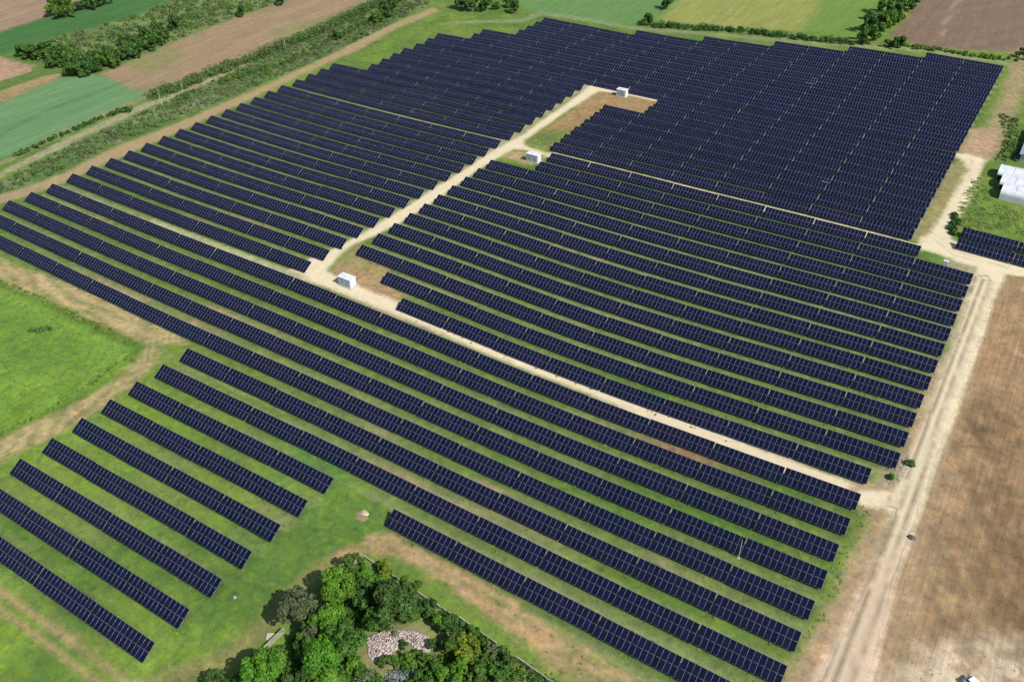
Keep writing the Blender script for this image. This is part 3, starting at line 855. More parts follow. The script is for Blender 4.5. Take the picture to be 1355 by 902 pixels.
def module_arrays():
    V = []; F = []; M = []
    for r_ in range(2):
        v0 = r_*(MH+0.03); v1 = v0+MH
        for c in range(NC):
            u0 = (c-NC/2)*MP+(MP-MW)/2; u1 = u0+MW
            b = len(V)
            V += [sl(u0, v0, 0), sl(u1, v0, 0), sl(u1, v1, 0), sl(u0, v1, 0), sl(u0, v0, .035), sl(u1, v0, .035), sl(u1, v1, .035), sl(u0, v1, .035)]
            F += [(b, b+3, b+2, b+1), (b+4, b+5, b+6, b+7), (b, b+1, b+5, b+4), (b+1, b+2, b+6, b+5), (b+2, b+3, b+7, b+6), (b+3, b, b+4, b+7)]
            M += [0]*6
            b = len(V); e = 0.034
            V += [sl(u0+e, v0+e, .038), sl(u1-e, v0+e, .038), sl(u1-e, v1-e, .038), sl(u0+e, v1-e, .038)]
            F += [(b, b+1, b+2, b+3)]; M += [1]
    return np.array(V), np.array(F), np.array(M, np.int32)


MV, MF, MM = module_arrays()


def frame_mb():
    mb = MB()
    h = NC*MP/2
    # purlins along the row and rafters up the slope, below the modules
    def bar(p, q, r_): mb.tube(p, q, r_, r_, 6)
    for v_ in (0.45, 1.25, 2.1, 2.9):
        bar(sl(-h-0.03, v_, -0.05), sl(h+0.03, v_, -0.05), 0.035)
    for k in range(5):
        u = -h+1.0+k*(2*h-2.0)/4
        bar(sl(u, 0.2, -0.12), sl(u, 3.15, -0.12), 0.045)
        # diagonal brace from the post to the low end
        bar((u, 0.05, 0.75), sl(u, 0.7, -0.15), 0.03)
    return mb


def make_table():
    root = empty('solar_table', (0, 0, 0))
    o = mesh_np('module_array', MV, MF, [M_alu, M_glass], root)
    o.data.polygons.foreach_set('material_index', MM)
    frame_mb().build('support_frame', M_steel, root)
    h = NC*MP/2
    for k in range(5):
        u = -h+1.0+k*(2*h-2.0)/4
        yc = 0.05
        top = HB+(yc+DY/2)/CT*ST-0.15
        m = MB(); m.box(-0.05, 0.05, -0.07, 0.07, -0.4, top)
        p = m.build('post', M_steel, root)
        p.location = (u, yc, 0)
    return root


ORD = ['first', 'second', 'third', 'fourth', 'fifth', 'sixth', 'seventh', 'eighth', 'ninth', 'tenth', 'eleventh', 'twelfth',
       'thirteenth', 'fourteenth', 'fifteenth', 'sixteenth', 'seventeenth', 'eighteenth', 'nineteenth', 'twentieth',
       'twenty-first', 'twenty-second', 'twenty-third', 'twenty-fourth', 'twenty-fifth', 'twenty-sixth']
tables = []
for blk, n, i0, i1 in ROWS:
    for i in range(i0, i1):
        xc = (i+0.5)*LT+OFF[blk]; yc = Yrow(n)-DY/2
        z = tz(xc, yc)
        pr = [proj((xc+sx*7.05, yc+sy*DY/2, z+1.45)) for sx in (-1, 1) for sy in (-1, 1)]
        xs = [p[0] for p in pr]; ys = [p[1] for p in pr]
        if max(xs) < -10 or min(xs) > W0+10 or min(ys) > H0+25: continue
        # visible part of the projected size decides which show largest
        dist = np.linalg.norm(np.array([xc, yc, z])-CAM)
        vw = max(0.0, min(max(xs), W0)-max(min(xs), 0))/(max(xs)-min(xs))
        k, e = i1-i, (i1-i0)
        if blk == 'A' and n >= -6:
            row = 'central gravel track' if n == 0 else '%s row below the central gravel track' % ORD[-n]
            if n == 0: lab = 'navy solar table, %s from right, touching the lower edge of the central gravel track' % ORD[k-1]
            else: lab = 'navy solar table, %s from right in the %s' % (ORD[k-1], row)
        elif blk == 'A':
            lab = 'navy solar table, %s from left in the lowest long row beside curved dirt track' % ORD[i-i0]
        elif blk == 'S':
            lab = 'navy solar table, %s from right in the %s short row down at lower left' % (ORD[k-1], ORD[-n-7])
        elif blk == 'D':
            lab = 'navy solar table, %s from the right end, just above the central gravel track' % ORD[k-1]
        elif blk == 'C':
            lab = 'solar table, %s from right in %s row above the central track, right of lane' % (ORD[k-1], ORD[n-1])
        elif blk == 'P':
            lab = 'solar table, %s from lane in %s row above the central track, left of lane' % (ORD[k-1], ORD[n-1])
        else:
            lab = 'navy solar table, %s from the right in far row %s' % (ORD[k-1], ORD[n-15])
        tables.append((dist if vw > 0.25 else dist+300, xc, yc, z, lab))
# the two rows beside the greenhouse
xr = at(1271, 299, HB+SL*ST)
for r_ in range(2):
    for c in range(2):
        xc = xr[0]+0.8+LT*(c+0.5); yc = xr[1]-DY/2-r_*PIT
        tables.append((330.0, xc, yc, tz(xc, yc), 'navy solar table, %s from left in the %s row below the white greenhouse' % (ORD[c], ORD[r_])))
tables.sort(key=lambda t: t[0])
near, rest = tables[:300], tables[300:]


def placed(o, xc, yc, z):
    s_ = (tz(xc+6, yc)-tz(xc-6, yc))/12
    o.location = (xc+random.uniform(-.02, .02), yc+random.uniform(-.07, .07), z+random.uniform(-.07, .07))
    o.rotation_euler = (random.gauss(0, 0.006), -math.atan(s_)+random.gauss(0, 0.0022), random.gauss(0, 0.0012))


proto = make_table()
kids = list(proto.children)
for k, (d, xc, yc, z, lab) in enumerate(near):
    if k == 0: r_ = proto
    else:
        r_ = proto.copy(); link(r_)
        for ch in kids:
            c = ch.copy(); link(c); c.parent = r_
    placed(r_, xc, yc, z)
    tag(r_, lab, 'solar table', 'solar tables in rows across the field')
# the far ones as one mesh
fm = frame_mb()
fm.bm.verts.ensure_lookup_table()
SVc = []; SFc = []
post = []
for u in [-(NC*MP/2)+1.0+k*(NC*MP-2.0)/4 for k in range(5)]:
    post.append(u)
fm.bm.free()
VV = []; FF = []; MI = []; b0 = 0
BX = np.array([(-1, -1, 0), (1, -1, 0), (1, 1, 0), (-1, 1, 0), (-1, -1, 1), (1, -1, 1), (1, 1, 1), (-1, 1, 1)], float)
BF = np.array([(0, 3, 2, 1), (4, 5, 6, 7), (0, 1, 5, 4), (1, 2, 6, 5), (2, 3, 7, 6), (3, 0, 4, 7)])
for d, xc, yc, z, lab in rest:
    s_ = (tz(xc+6, yc)-tz(xc-6, yc))/12
    V = MV.copy(); V[:, 2] += V[:, 0]*(s_+random.gauss(0, .0022))+V[:, 1]*random.gauss(0, .003)+random.uniform(-.04, .04)
    V += np.array([xc, yc, z])
    VV.append(V); FF.append(MF+b0); MI.append(MM); b0 += len(V)
    for u in post:
        P = BX*np.array([0.05, 0.07, 1.35])+np.array([xc+u, yc+0.05, z+u*s_])
        VV.append(P); FF.append(BF+b0); MI.append(np.full(6, 2, np.int32)); b0 += 8
    for v_ in (0.45, 2.9):
        a = np.array([sl(-7.0, v_-0.03, -0.09), sl(7.0, v_-0.03, -0.09), sl(7.0, v_+0.03, -0.09), sl(-7.0, v_+0.03, -0.09),
                      sl(-7.0, v_-0.03, -0.01), sl(7.0, v_-0.03, -0.01), sl(7.0, v_+0.03, -0.01), sl(-7.0, v_+0.03, -0.01)])
        a[:, 2] += a[:, 0]*s_; a += np.array([xc, yc, z])
        VV.append(a); FF.append(BF+b0); MI.append(np.full(6, 2, np.int32)); b0 += 8
far = mesh_np('solar_tables', np.concatenate(VV), np.concatenate(FF), [M_alu, M_glass, M_steel])
far.data.polygons.foreach_set('material_index', np.concatenate(MI))
tag(far, 'hundreds of far navy solar tables packed into rows at the back of the park', 'solar tables', kind='stuff')

# ------------------------------------------------------------------ transformer cabins
def cabin(px, py, lab, big=1.0, roofmat=None):
    P = at(px, py)
    t = empty('transformer_cabin', (P[0], P[1], P[2]))
    tag(t, lab, 'transformer cabin', 'transformer cabins along the gravel lane')
    L_, D_, H_ = 4.4*big, 2.2, 2.5
    MB().box(-L_/2-0.3, L_/2+0.3, -D_/2-0.3, D_/2+0.3, -0.3, 0.16, bev=0.02).build('base_slab', M_conc, t)
    MB().box(-L_/2, L_/2, -D_/2, D_/2, 0.16, H_, bev=0.03).build('body', M_white, t)
    r_ = MB(); r_.box(-L_/2-0.12, L_/2+0.12, -D_/2-0.12, D_/2+0.12, H_, H_+0.14, bev=0.03)
    r_.build('roof', M_white, t)
    for k in range(2):
        x0 = -L_/2+0.35+k*1.0
        m = MB(); m.box(x0, x0+0.92, -D_/2-0.04, -D_/2-0.003, 0.25, 2.25)
        d = m.build('door', M_grey, t)
        m = MB(); m.box(x0+(0.76 if k == 0 else 0.08), x0+(0.82 if k == 0 else 0.14), -D_/2-0.1, -D_/2-0.04, 1.1, 1.35)
        m.build('handle', M_dark, d)
    for x0, w, y, zz in ((L_/2-1.7, 1.3, -D_/2, 0.5),):
        m = MB()
        m.box(x0, x0+w, y-0.03, y-0.003, zz, zz+1.5)
        for q in range(9): m.box(x0+0.04, x0+w-0.04, y-0.07, y-0.032, zz+0.06+q*0.16, zz+0.13+q*0.16)
        m.build('louvre_vent', M_grey, t)
    m = MB(); m.box(L_/2+0.003, L_/2+0.03, -0.7, 0.7, 0.3, 2.2)
    for q in range(10): m.box(L_/2+0.032, L_/2+0.07, -0.64, 0.64, 0.38+q*0.18, 0.46+q*0.18)
    m.build('louvre_vent', M_white, t)
    m = MB(); m.box(-0.5, 0.5, -0.35, 0.35, H_+0.14, H_+0.34, bev=0.03); m.build('roof_vent', M_white, t)
    return t


cabin(460, 377, 'white transformer cabin nearest the viewer, where the gravel lane meets the central track', 0.95)
cabin(706, 213, 'white transformer cabin midway up the gravel lane on a small spur', 1.0)
cabin(823, 127, 'farthest white transformer cabin, on the gravel strip at the top end of the lane', 0.85)

# small cabinet
P = at(1249.5, 354)
t = empty('switch_cabinet', (P[0], P[1], P[2]), 0.0)
tag(t, 'narrow white switch cabinet standing on dry grass by the eastern road junction', 'cabinet')
MB().box(-0.7, 0.7, -0.45, 0.45, -0.2, 0.12).build('plinth', M_conc, t)
MB().box(-0.6, 0.6, -0.35, 0.35, 0.12, 2.0, bev=0.03).build('body', M_white, t)
MB().box(-0.66, 0.66, -0.42, 0.42, 2.0, 2.08).build('roof', M_white, t)
d = MB().box(-0.52, 0.52, -0.38, -0.353, 0.25, 1.85).build('door', M_white, t)
MB().box(0.38, 0.43, -0.42, -0.38, 0.9, 1.1).build('handle', M_dark, d)

# ------------------------------------------------------------------ masts and poles
def pole(px, py, h, lab, arm=True):
    P = at(px, py)
    t = empty('utility_pole', (P[0], P[1], P[2]))
    tag(t, lab, 'pole')
    MB().tube((0, 0, -0.5), (0, 0, h), 0.14, 0.09, 10).build('shaft', M_conc, t)
    if arm:
        m = MB(); m.box(-0.9, 0.9, -0.05, 0.05, h-0.45, h-0.35); m.build('crossarm', M_wood, t)
        for x_ in (-0.8, 0, 0.8):
            MB().tube((x_, 0, h-0.35), (x_, 0, h-0.15), 0.05, 0.03, 8).build('insulator', M_white, t)
    return t


def mast(px, py, h, lab):
    P = at(px, py)
    t = empty('lightning_mast', (P[0], P[1], P[2]))
    tag(t, lab, 'mast')
    MB().box(-0.25, 0.25, -0.25, 0.25, -0.3, 0.12, bev=0.02).build('footing', M_conc, t)
    MB().tube((0, 0, 0.1), (0, 0, h*0.75), 0.075, 0.05, 10).build('shaft', M_conc, t)
    MB().tube((0, 0, h*0.75), (0, 0, h), 0.03, 0.012, 6).build('rod', M_steel, t)


mast(977, 738, 6.4, 'thin pale mast standing among the lower right panel rows')
pole(213.5, 138, 5.6, 'left pale utility pole at the start of the hedge by the dirt track')
pole(243, 125, 5.4, 'right pale utility pole of the pair beside the hedge')
pole(378, 66, 5.5, 'distant pale utility pole in the hedge beside the long brown field')

# ------------------------------------------------------------------ boundary wall of the wooded plot
def wall(pts, lab, h=1.35, gap=None):
    t = empty('concrete_wall', tuple(pts[0]))
    tag(t, lab, 'wall')
    o0 = Vector(pts[0])
    mb = MB(); cp_ = MB()
    for a, b in zip(pts[:-1], pts[1:]):
        a = Vector(a)-o0; b = Vector(b)-o0
        n_ = max(1, int((b-a).length/3))
        for k in range(n_):
            p = a.lerp(b, k/n_); q = a.lerp(b, (k+1)/n_)
            dr = (q-p); dr.z = 0; dr.normalize(); nn = Vector((-dr.y, dr.x, 0))*0.08
            for (w_, z0, z1, target) in ((1.0, -0.5, h, mb), (1.45, h, h+0.08, cp_)):
                v8 = [target.bm.verts.new(c) for c in (
                    p+nn*w_+Vector((0, 0, z0)), p-nn*w_+Vector((0, 0, z0)), q-nn*w_+Vector((0, 0, z0)), q+nn*w_+Vector((0, 0, z0)),
                    p+nn*w_+Vector((0, 0, z1)), p-nn*w_+Vector((0, 0, z1)), q-nn*w_+Vector((0, 0, z1)), q+nn*w_+Vector((0, 0, z1)))]
                for f in BF: target.bm.faces.new([v8[i] for i in f])
            pm = p
            mb.box(pm.x-0.16, pm.x+0.16, pm.y-0.16, pm.y+0.16, pm.z-0.5, pm.z+h-0.01)
    mb.build('wall_panel', M_moss, t); cp_.build('coping', M_moss, t)


def gp(x, y): return (x, y, tz(x, y))


wall([gp(174.2, -60.6), gp(173.9, -66.0)], 'short shadowed wall end at the top corner of the wooded plot', 1.4)
wall([gp(174.3, -60.2), gp(185, -61.1), gp(195.5, -61.8)], 'low mossy wall along the upper right side of the tree plot', 0.55)
wall([gp(196.0, -61.8), gp(204.0, -62.6)], 'pale stretch of boundary wall right of the tree plot above the gap', 1.1)
wall([gp(208.0, -63.0), gp(214, -63.6), gp(224, -64.5)], 'pale wall section at the lower end beyond the gap in the boundary wall', 1.2)
wall([gp(173.2, -79.0), gp(173.0, -83.5)], 'short pale wall piece showing between the bright tree and the grey tree', 1.1)

# ------------------------------------------------------------------ greenhouse and barn
def greenhouse():
    A = at(1319, 262); B = at(1313, 222)
    x0 = 244.0; y0 = A[1]-0.5
    nb = 3; wb = 6.6; Ln_ = 34.0; hs = 1.7; hr = 3.4
    t = empty('polytunnel', (x0, y0, tz(x0+8, y0+10)))
    tag(t, 'three-span white plastic greenhouse with dark arched ends at the right edge', 'greenhouse')
    for b in range(nb):
        off_x = 1.4*(nb-1-b)*-1+0.0
        ya = b*wb; yb = ya+wb
        sx = [2.8, 1.6, 0.0][b]
        ns = 12
        prof = []
        for k in range(ns+1):
            a = math.pi*k/ns
            prof.append(((ya+yb)/2-math.cos(a)*wb/2, hs+math.sin(a)**0.85*(hr-hs) if 0 < k < ns else hs))
        m = MB()
        nl = 30
        grid = []
        for q in range(nl+1):
            xx = sx+(Ln_-sx)*q/nl
            sag = -0.10 if q % 2 else 0.0
            grid.append([m.bm.verts.new((xx, p[0], p[1]+(sag if 0 < k_ < ns else 0))) for k_, p in enumerate(prof)])
        for q in range(nl):
            for k in range(ns):
                m.bm.faces.new([grid[q][k], grid[q+1][k], grid[q+1][k+1], grid[q][k+1]])
        m.build('roof_cover', M_poly, t, smooth=True)
        m = MB()
        m.poly([(sx+0.35, p[0], p[1]-0.12) for p in prof]+[(sx+0.35, yb-0.08, -0.3), (sx+0.35, ya+0.08, -0.3)])
        m.build('end_wall', M_dark, t)
        m = MB()
        for xx in np.linspace(sx, Ln_, 9):
            for p, q in zip(prof[:-1], prof[1:]): m.tube((xx, p[0], p[1]+0.03), (xx, q[0], q[1]+0.03), 0.035, n=6)
            m.tube((xx, ya+0.05, -0.3), (xx, ya+0.05, hs), 0.05, n=6)
        m.tube((xx, yb-0.05, -0.3), (xx, yb-0.05, hs), 0.05, n=6)
        m.build('hoop_frame', M_steel, t)
        if b == 0:
            MB().box(sx+0.1, Ln_, -0.03, 0.02, -0.3, hs).build('side_wall', M_poly, t)
        m = MB(); m.box(sx, Ln_, yb-0.18, yb+0.18, hs-0.05, hs+0.06); m.build('gutter', M_steel, t)


greenhouse()


def barn():
    P = at(1350, 216)
    x0, y0 = P[0]-0.6, P[1]+1.0
    t = empty('barn', (x0, y0, tz(x0, y0)))
    tag(t, 'barn with blue grey sheet roof cut off by the right edge above the greenhouse', 'barn')
    L_, W_, hs, hr = 26.0, 13.0, 2.7, 4.0
    m = MB()
    m.box(0, W_, 0, L_, -0.4, hs)
    m.build('wall', M_grey, t)
    m = MB()
    m.poly([(0, 0.02, hs), (W_, 0.02, hs), (W_/2, 0.02, hr)]); m.poly([(0, L_-0.02, hs), (W_/2, L_-0.02, hr), (W_, L_-0.02, hs)])
    m.build('gable', M_roof, t)
    m = MB()
    for s_ in (0, 1):
        for k in range(26):
            y_ = -0.4+k*(L_+0.8)/26; y2 = y_+(L_+0.8)/26
            xa, xb = (-0.5, W_/2) if s_ == 0 else (W_+0.5, W_/2)
            za, zb = hs-0.14, hr+0.05
            f = m.poly([(xa, y_, za), (xb, y_, zb), (xb, (y_+y2)/2, zb+0.05), (xa, (y_+y2)/2, za+0.05)])
            f = m.poly([(xa, (y_+y2)/2, za+0.05), (xb, (y_+y2)/2, zb+0.05), (xb, y2, zb), (xa, y2, za)])
    m.build('roof', M_roof, t)
    m = MB(); m.box(W_/2-0.2, W_/2+0.2, -0.45, L_+0.45, hr+0.08, hr+0.16); m.build('ridge_cap', M_roof, t)
    d = MB().box(4, 9, -0.08, -0.003, -0.1, 3.6).build('sliding_door', M_grey, t)
    MB().box(8.4, 8.5, -0.14, -0.08, 1.2, 1.6).build('handle', M_steel, d)


barn()

# ------------------------------------------------------------------ parked car at the bottom right
def car():
    P = at(1293, 899)
    t = empty('parked_car', (P[0]+0.2, P[1]-2.1, tz(P[0], P[1])+0.05), R(-28+180))
    tag(t, 'small white car parked on pale ground at the bottom right edge', 'car')
    # side profile extruded, with a narrower greenhouse
    prof = [(-2.1, 0.45), (-2.15, 0.75), (-2.0, 0.95), (-1.0, 1.02), (1.75, 1.05), (2.05, 0.95), (2.1, 0.5)]
    m = MB(); w = 0.85
    L0 = [m.bm.verts.new((x_, -w, z_)) for x_, z_ in prof]; R0 = [m.bm.verts.new((x_, w, z_)) for x_, z_ in prof]
    m.bm.faces.new(L0); m.bm.faces.new(R0[::-1])
    for k in range(len(prof)):
        j = (k+1) % len(prof); m.bm.faces.new([L0[k], R0[k], R0[j], L0[j]])
    bmesh.ops.bevel(m.bm, geom=list(m.bm.edges), offset=0.07, segments=2, affect='EDGES')
    m.build('body', M_cpaint, t, True)
    base = [(-1.05, 1.01), (1.75, 1.03), (1.5, 1.45), (-0.35, 1.48)]
    m = MB()
    a = [m.bm.verts.new((x_, -0.76 if z_ < 1.2 else -0.62, z_)) for x_, z_ in base]
    b = [m.bm.verts.new((x_, 0.76 if z_ < 1.2 else 0.62, z_)) for x_, z_ in base]
    m.bm.faces.new(a); m.bm.faces.new(b[::-1])
    for k in range(4): m.bm.faces.new([a[k], b[k], b[(k+1) % 4], a[(k+1) % 4]])
    m.build('windows', M_cglass, t)
    m = MB(); m.box(-0.32, 1.48, -0.62, 0.62, 1.47, 1.52, bev=0.02); m.build('roof', M_cpaint, t)
    for x_ in (-1.35, 1.3):
        for y_ in (-0.8, 0.8):
            wh = MB(); wh.tube((x_, y_-0.1, 0.32), (x_, y_+0.1, 0.32), 0.32, n=20)
            wo_ = wh.build('wheel', M_rubber, t, False)
            rm = MB(); rm.tube((x_, y_-0.105, 0.32), (x_, y_+0.105, 0.32), 0.19, n=14); rm.build('rim', M_steel, wo_)
    for y_ in (-0.6, 0.6):
        MB().box(-2.17, -2.08, y_-0.16, y_+0.16, 0.68, 0.82).build('headlight', M_white, t)
        MB().box(2.03, 2.12, y_-0.16, y_+0.16, 0.72, 0.88).build('tail_light', simple('red_lens', (0.3, 0.02, 0.02), 0.3), t)


car()

# ------------------------------------------------------------------ vegetation
def leaves(centres, radii, per, size, squash=1.0, seed=0, inner=0.25, up=0.35):
    """leaf quads on the shells of a set of blobs; returns V, F"""
    g = np.random.default_rng(seed)
    C = np.repeat(np.asarray(centres, float), per, axis=0)
    Rr = np.repeat(np.asarray(radii, float), per)
    n = len(C)
    d = g.normal(size=(n, 3)); d /= np.linalg.norm(d, axis=1)[:, None]
    rr = Rr*(1-inner*g.random(n)**2)*(0.86+0.28*g.random(n))
    P = C+d*rr[:, None]*np.array([1, 1, squash])
    nn = d+g.normal(size=(n, 3))*0.55+np.array([0, 0, up]); nn /= np.linalg.norm(nn, axis=1)[:, None]
    t = np.cross(nn, g.normal(size=(n, 3))); t /= np.linalg.norm(t, axis=1)[:, None]
    b = np.cross(nn, t)
    s = size*(0.6+0.8*g.random(n))[:, None]
    a = (0.55+0.5*g.random(n))[:, None]
    V = np.stack([P-t*s, P-b*s*a, P+t*s, P+b*s*a], 1).reshape(-1, 3)
    F = np.arange(4*n).reshape(n, 4)
    return V, F


def crown_arrays(seed, rad, hgt, blobs, per, size):
    """a main limb structure carries uneven leaf clumps; small outlying sprigs break the outline"""
    g = np.random.default_rng(seed)
    cs = []; rs = []; lobes = []
    for k in range(6):
        a = k*1.05+g.random()*0.8; l_ = rad*(0.35+0.35*g.random())
        lobes.append((math.cos(a)*l_, math.sin(a)*l_, (g.random()-0.45)*hgt*0.55))
    lobes.append((0, 0, hgt*0.28))
    for k in range(blobs):
        lb = lobes[k % 7]
        r_ = rad*(0.16+0.26*g.random()**1.5)
        q = g.normal(size=3)*np.array([0.24*rad, 0.24*rad, 0.13*hgt])
        c = np.array(lb)+q
        m = math.hypot(c[0], c[1])
        if m > rad*1.02-r_*0.6: c[:2] *= (rad*1.02-r_*0.6)/m
        c[2] = np.clip(c[2], -hgt/2+r_*0.5, hgt/2-r_*0.5)
        cs.append(c); rs.append(r_)
    per_ = [int(per*(r_/(rad*0.29))**1.6)+12 for r_ in rs]
    C2 = []; R2 = []
    for c, r_, p in zip(cs, rs, per_):
        C2 += [c]*p; R2 += [r_]*p
    V, F = leaves(C2, R2, 1, size, 0.85, seed, 0.35)
    return V, F


PROTO = {}
def crown_mesh(kind):
    """shared crown meshes, one per size class and variant"""
    if kind in PROTO: return PROTO[kind]
    sz, var = kind
    rad, hgt, bl, per, ls = {'L': (3.6, 5.6, 40, 150, 0.25), 'M': (2.5, 4.2, 30, 120, 0.21), 'S': (1.6, 2.6, 20, 80, 0.17), 'F': (2.4, 3.8, 18, 60, 0.33)}[sz]
    V, F = crown_arrays(100+var*7+ord(sz), rad, hgt, bl, per, ls)
    me = bpy.data.meshes.new('crown')
    me.from_pydata([], [], [])
    me.vertices.add(len(V)); me.vertices.foreach_set('co', V.astype(np.float32).ravel())
    me.loops.add(F.size); me.loops.foreach_set('vertex_index', F.ravel().astype(np.int32))
    me.polygons.add(len(F))
    me.polygons.foreach_set('loop_start', np.arange(0, F.size, 4, dtype=np.int32))
    me.polygons.foreach_set('loop_total', np.full(len(F), 4, np.int32))
    me.update(calc_edges=True)
    me.materials.append(LEAF['mid'])
    # trunk with limbs
    h0 = {'L': 2.4, 'M': 1.4, 'S': 0.4, 'F': 0.3}[sz]; tr = {'L': 0.24, 'M': 0.16, 'S': 0.09, 'F': 0.15}[sz]
    m = MB(); m.tube((0, 0, -0.4), (0.05, 0, h0+0.3*hgt), tr, tr*0.5, 8)
    g = np.random.default_rng(var+3)
    for k in range(6):
        a = k*1.05+g.random(); l_ = rad*0.65
        m.tube((0.03, 0, h0*0.8+k*0.22), (math.cos(a)*l_, math.sin(a)*l_, h0+0.45*hgt+k*0.15), tr*0.45, tr*0.12, 6)
    tm = bpy.data.meshes.new('trunk'); m.bm.to_mesh(tm); m.bm.free(); tm.materials.append(M_bark)
    PROTO[kind] = (me, tm, h0+hgt/2, rad)
    return PROTO[kind]


def tree(px, py, rp, sz, leafk, label, cat='tree', name='broadleaf_tree', group=None, var=None):
    """crown centre seen at px, py with radius rp pixels"""
    var = random.randrange(4) if var is None else var
    me, tm, hc, rad = crown_mesh((sz, var))
    # metres per pixel at that place
    P = at(px, py, hc)
    mpp = np.linalg.norm(P+np.array([0, 0, hc])-CAM)/FPX
    s = rp*mpp/rad
    P = at(px, py, hc*s)
    t = empty(name, (P[0], P[1], tz(P[0], P[1])), random.random()*6.28)
    t.scale = (s*random.uniform(0.9, 1.12), s*random.uniform(0.88, 1.08), s*random.uniform(0.88, 1.15))
    tag(t, label, cat, group)
    c = bpy.data.objects.new('crown', me); link(c); c.parent = t; c.location = (0, 0, hc)
    c.material_slots[0].link = 'OBJECT'; c.material_slots[0].material = LEAF[leafk]
    k = bpy.data.objects.new('trunk', tm); link(k); k.parent = t
    return t


G1 = 'trees of the walled plot'
# the wooded plot at the bottom
TREES = [
 (350, 886, 27, 'L', 'bright', 'round bright green tree standing alone at the left end of the plot'),
 (397, 802, 27, 'L', 'grey', 'tall grey green sparse tree at the upper left of the plot'),
 (415, 835, 17, 'M', 'grey', 'smaller grey tree just below the tall grey green one'),
 (446, 782, 22, 'L', 'bright', 'light green tree nearest the dirt track at the upper left of the plot'),
 (437, 822, 26, 'L', 'bright', 'large bright green tree right of the grey tree'),
 (468, 755, 15, 'M', 'mid', 'mid green tree nearest the wall corner'),
 (492, 768, 16, 'M', 'bright', 'mid green tree inside the top corner of the wall'),
 (508, 752, 11, 'S', 'yellow', 'small yellowish tree beside the top of the boundary wall'),
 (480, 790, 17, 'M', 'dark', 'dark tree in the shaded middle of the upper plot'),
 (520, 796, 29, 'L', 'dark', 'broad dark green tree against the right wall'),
 (543, 778, 14, 'M', 'mid', 'mid green tree leaning over the right wall'),
 (500, 816, 20, 'L', 'mid', 'mid green tree above the pale rubble heap'),
 (545, 811, 13, 'M', 'mid', 'green tree at the top edge of the rubble heap'),
 (456, 850, 24, 'L', 'mid', 'full green tree left of the rubble heap'),
 (469, 876, 12, 'M', 'bright', 'bright green tree touching the left side of the rubble'),
 (425, 872, 25, 'L', 'bright', 'green tree between the bright lone tree and the rubble'),
 (404, 860, 15, 'M', 'mid', 'small green tree right of the pale wall piece'),
 (432, 897, 21, 'M', 'bright', 'light green tree cut by the bottom edge, centre left'),
 (392, 900, 18, 'M', 'dark', 'dark tree at the bottom edge right of the bright lone tree'),
 (320, 900, 15, 'M', 'dark', 'dark tree at the bottom left of the plot'),
 (290, 902, 13, 'M', 'dark', 'leftmost dark bush tree at the bottom edge'),
 (565, 802, 13, 'M', 'dark', 'dark tree by the wall above the rubble'),
 (581, 822, 12, 'M', 'bright', 'green tree at the right shoulder of the rubble heap'),
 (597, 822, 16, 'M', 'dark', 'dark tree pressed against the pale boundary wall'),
 (600, 852, 15, 'L', 'mid', 'green tree right of the rubble heap'),
 (617, 862, 17, 'M', 'yellow', 'yellow green tree in the right half of the plot'),
 (577, 884, 13, 'M', 'mid', 'green tree below the right end of the rubble'),
 (557, 901, 13, 'M', 'mid', 'green tree at the bottom edge beside the grey rubble'),
 (598, 890, 18, 'M', 'bright', 'green tree at the bottom edge right of centre'),
 (634, 885, 15, 'M', 'mid', 'green tree between the yellow tree and the wall gap'),
 (628, 838, 10, 'S', 'mid', 'small green bush tree under the pale wall'),
 (650, 862, 9, 'S', 'pale', 'small pale bush growing at the pale boundary wall'),
 (672, 872, 10, 'S', 'dark', 'dark bush growing in the gap of the boundary wall'),
 (533, 852, 6, 'S', 'dark', 'dark bush growing in the middle of the rubble heap'),
 (507, 872, 8, 'S', 'mid', 'low green bush in the hollow of the pale rubble heap'),
 (553, 862, 7, 'S', 'mid', 'small green bush under the right arm of the rubble heap'),
 (523, 838, 5, 'S', 'pale', 'tiny pale bush at the top edge of the rubble heap'),
 (490, 893, 9, 'S', 'pale', 'pale bush left of the grey rubble heap'),
 (521, 874, 9, 'S', 'mid', 'green bush in front of the rubble heap, middle'),
 (540, 873, 9, 'S', 'bright', 'bright green bush in front of the rubble heap, right'),
 (562, 872, 8, 'S', 'mid', 'green bush at the foot of the right end of the rubble heap'),
 (574, 852, 8, 'S', 'dark', 'dark bush closing the right end of the rubble heap'),
 (500, 899, 8, 'S', 'mid', 'small green bush touching the left end of the grey rubble'),
 (478, 889, 9, 'S', 'mid', 'green bush between the debris and the pale rubble heap'),
 (658, 893, 13, 'S', 'mid', 'green bush tree right of centre near the bottom edge'),
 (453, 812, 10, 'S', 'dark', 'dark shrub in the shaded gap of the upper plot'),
]
for px, py, rp, sz, lk, lab in TREES:
    tree(px, py, rp, sz, lk, lab, group=G1)

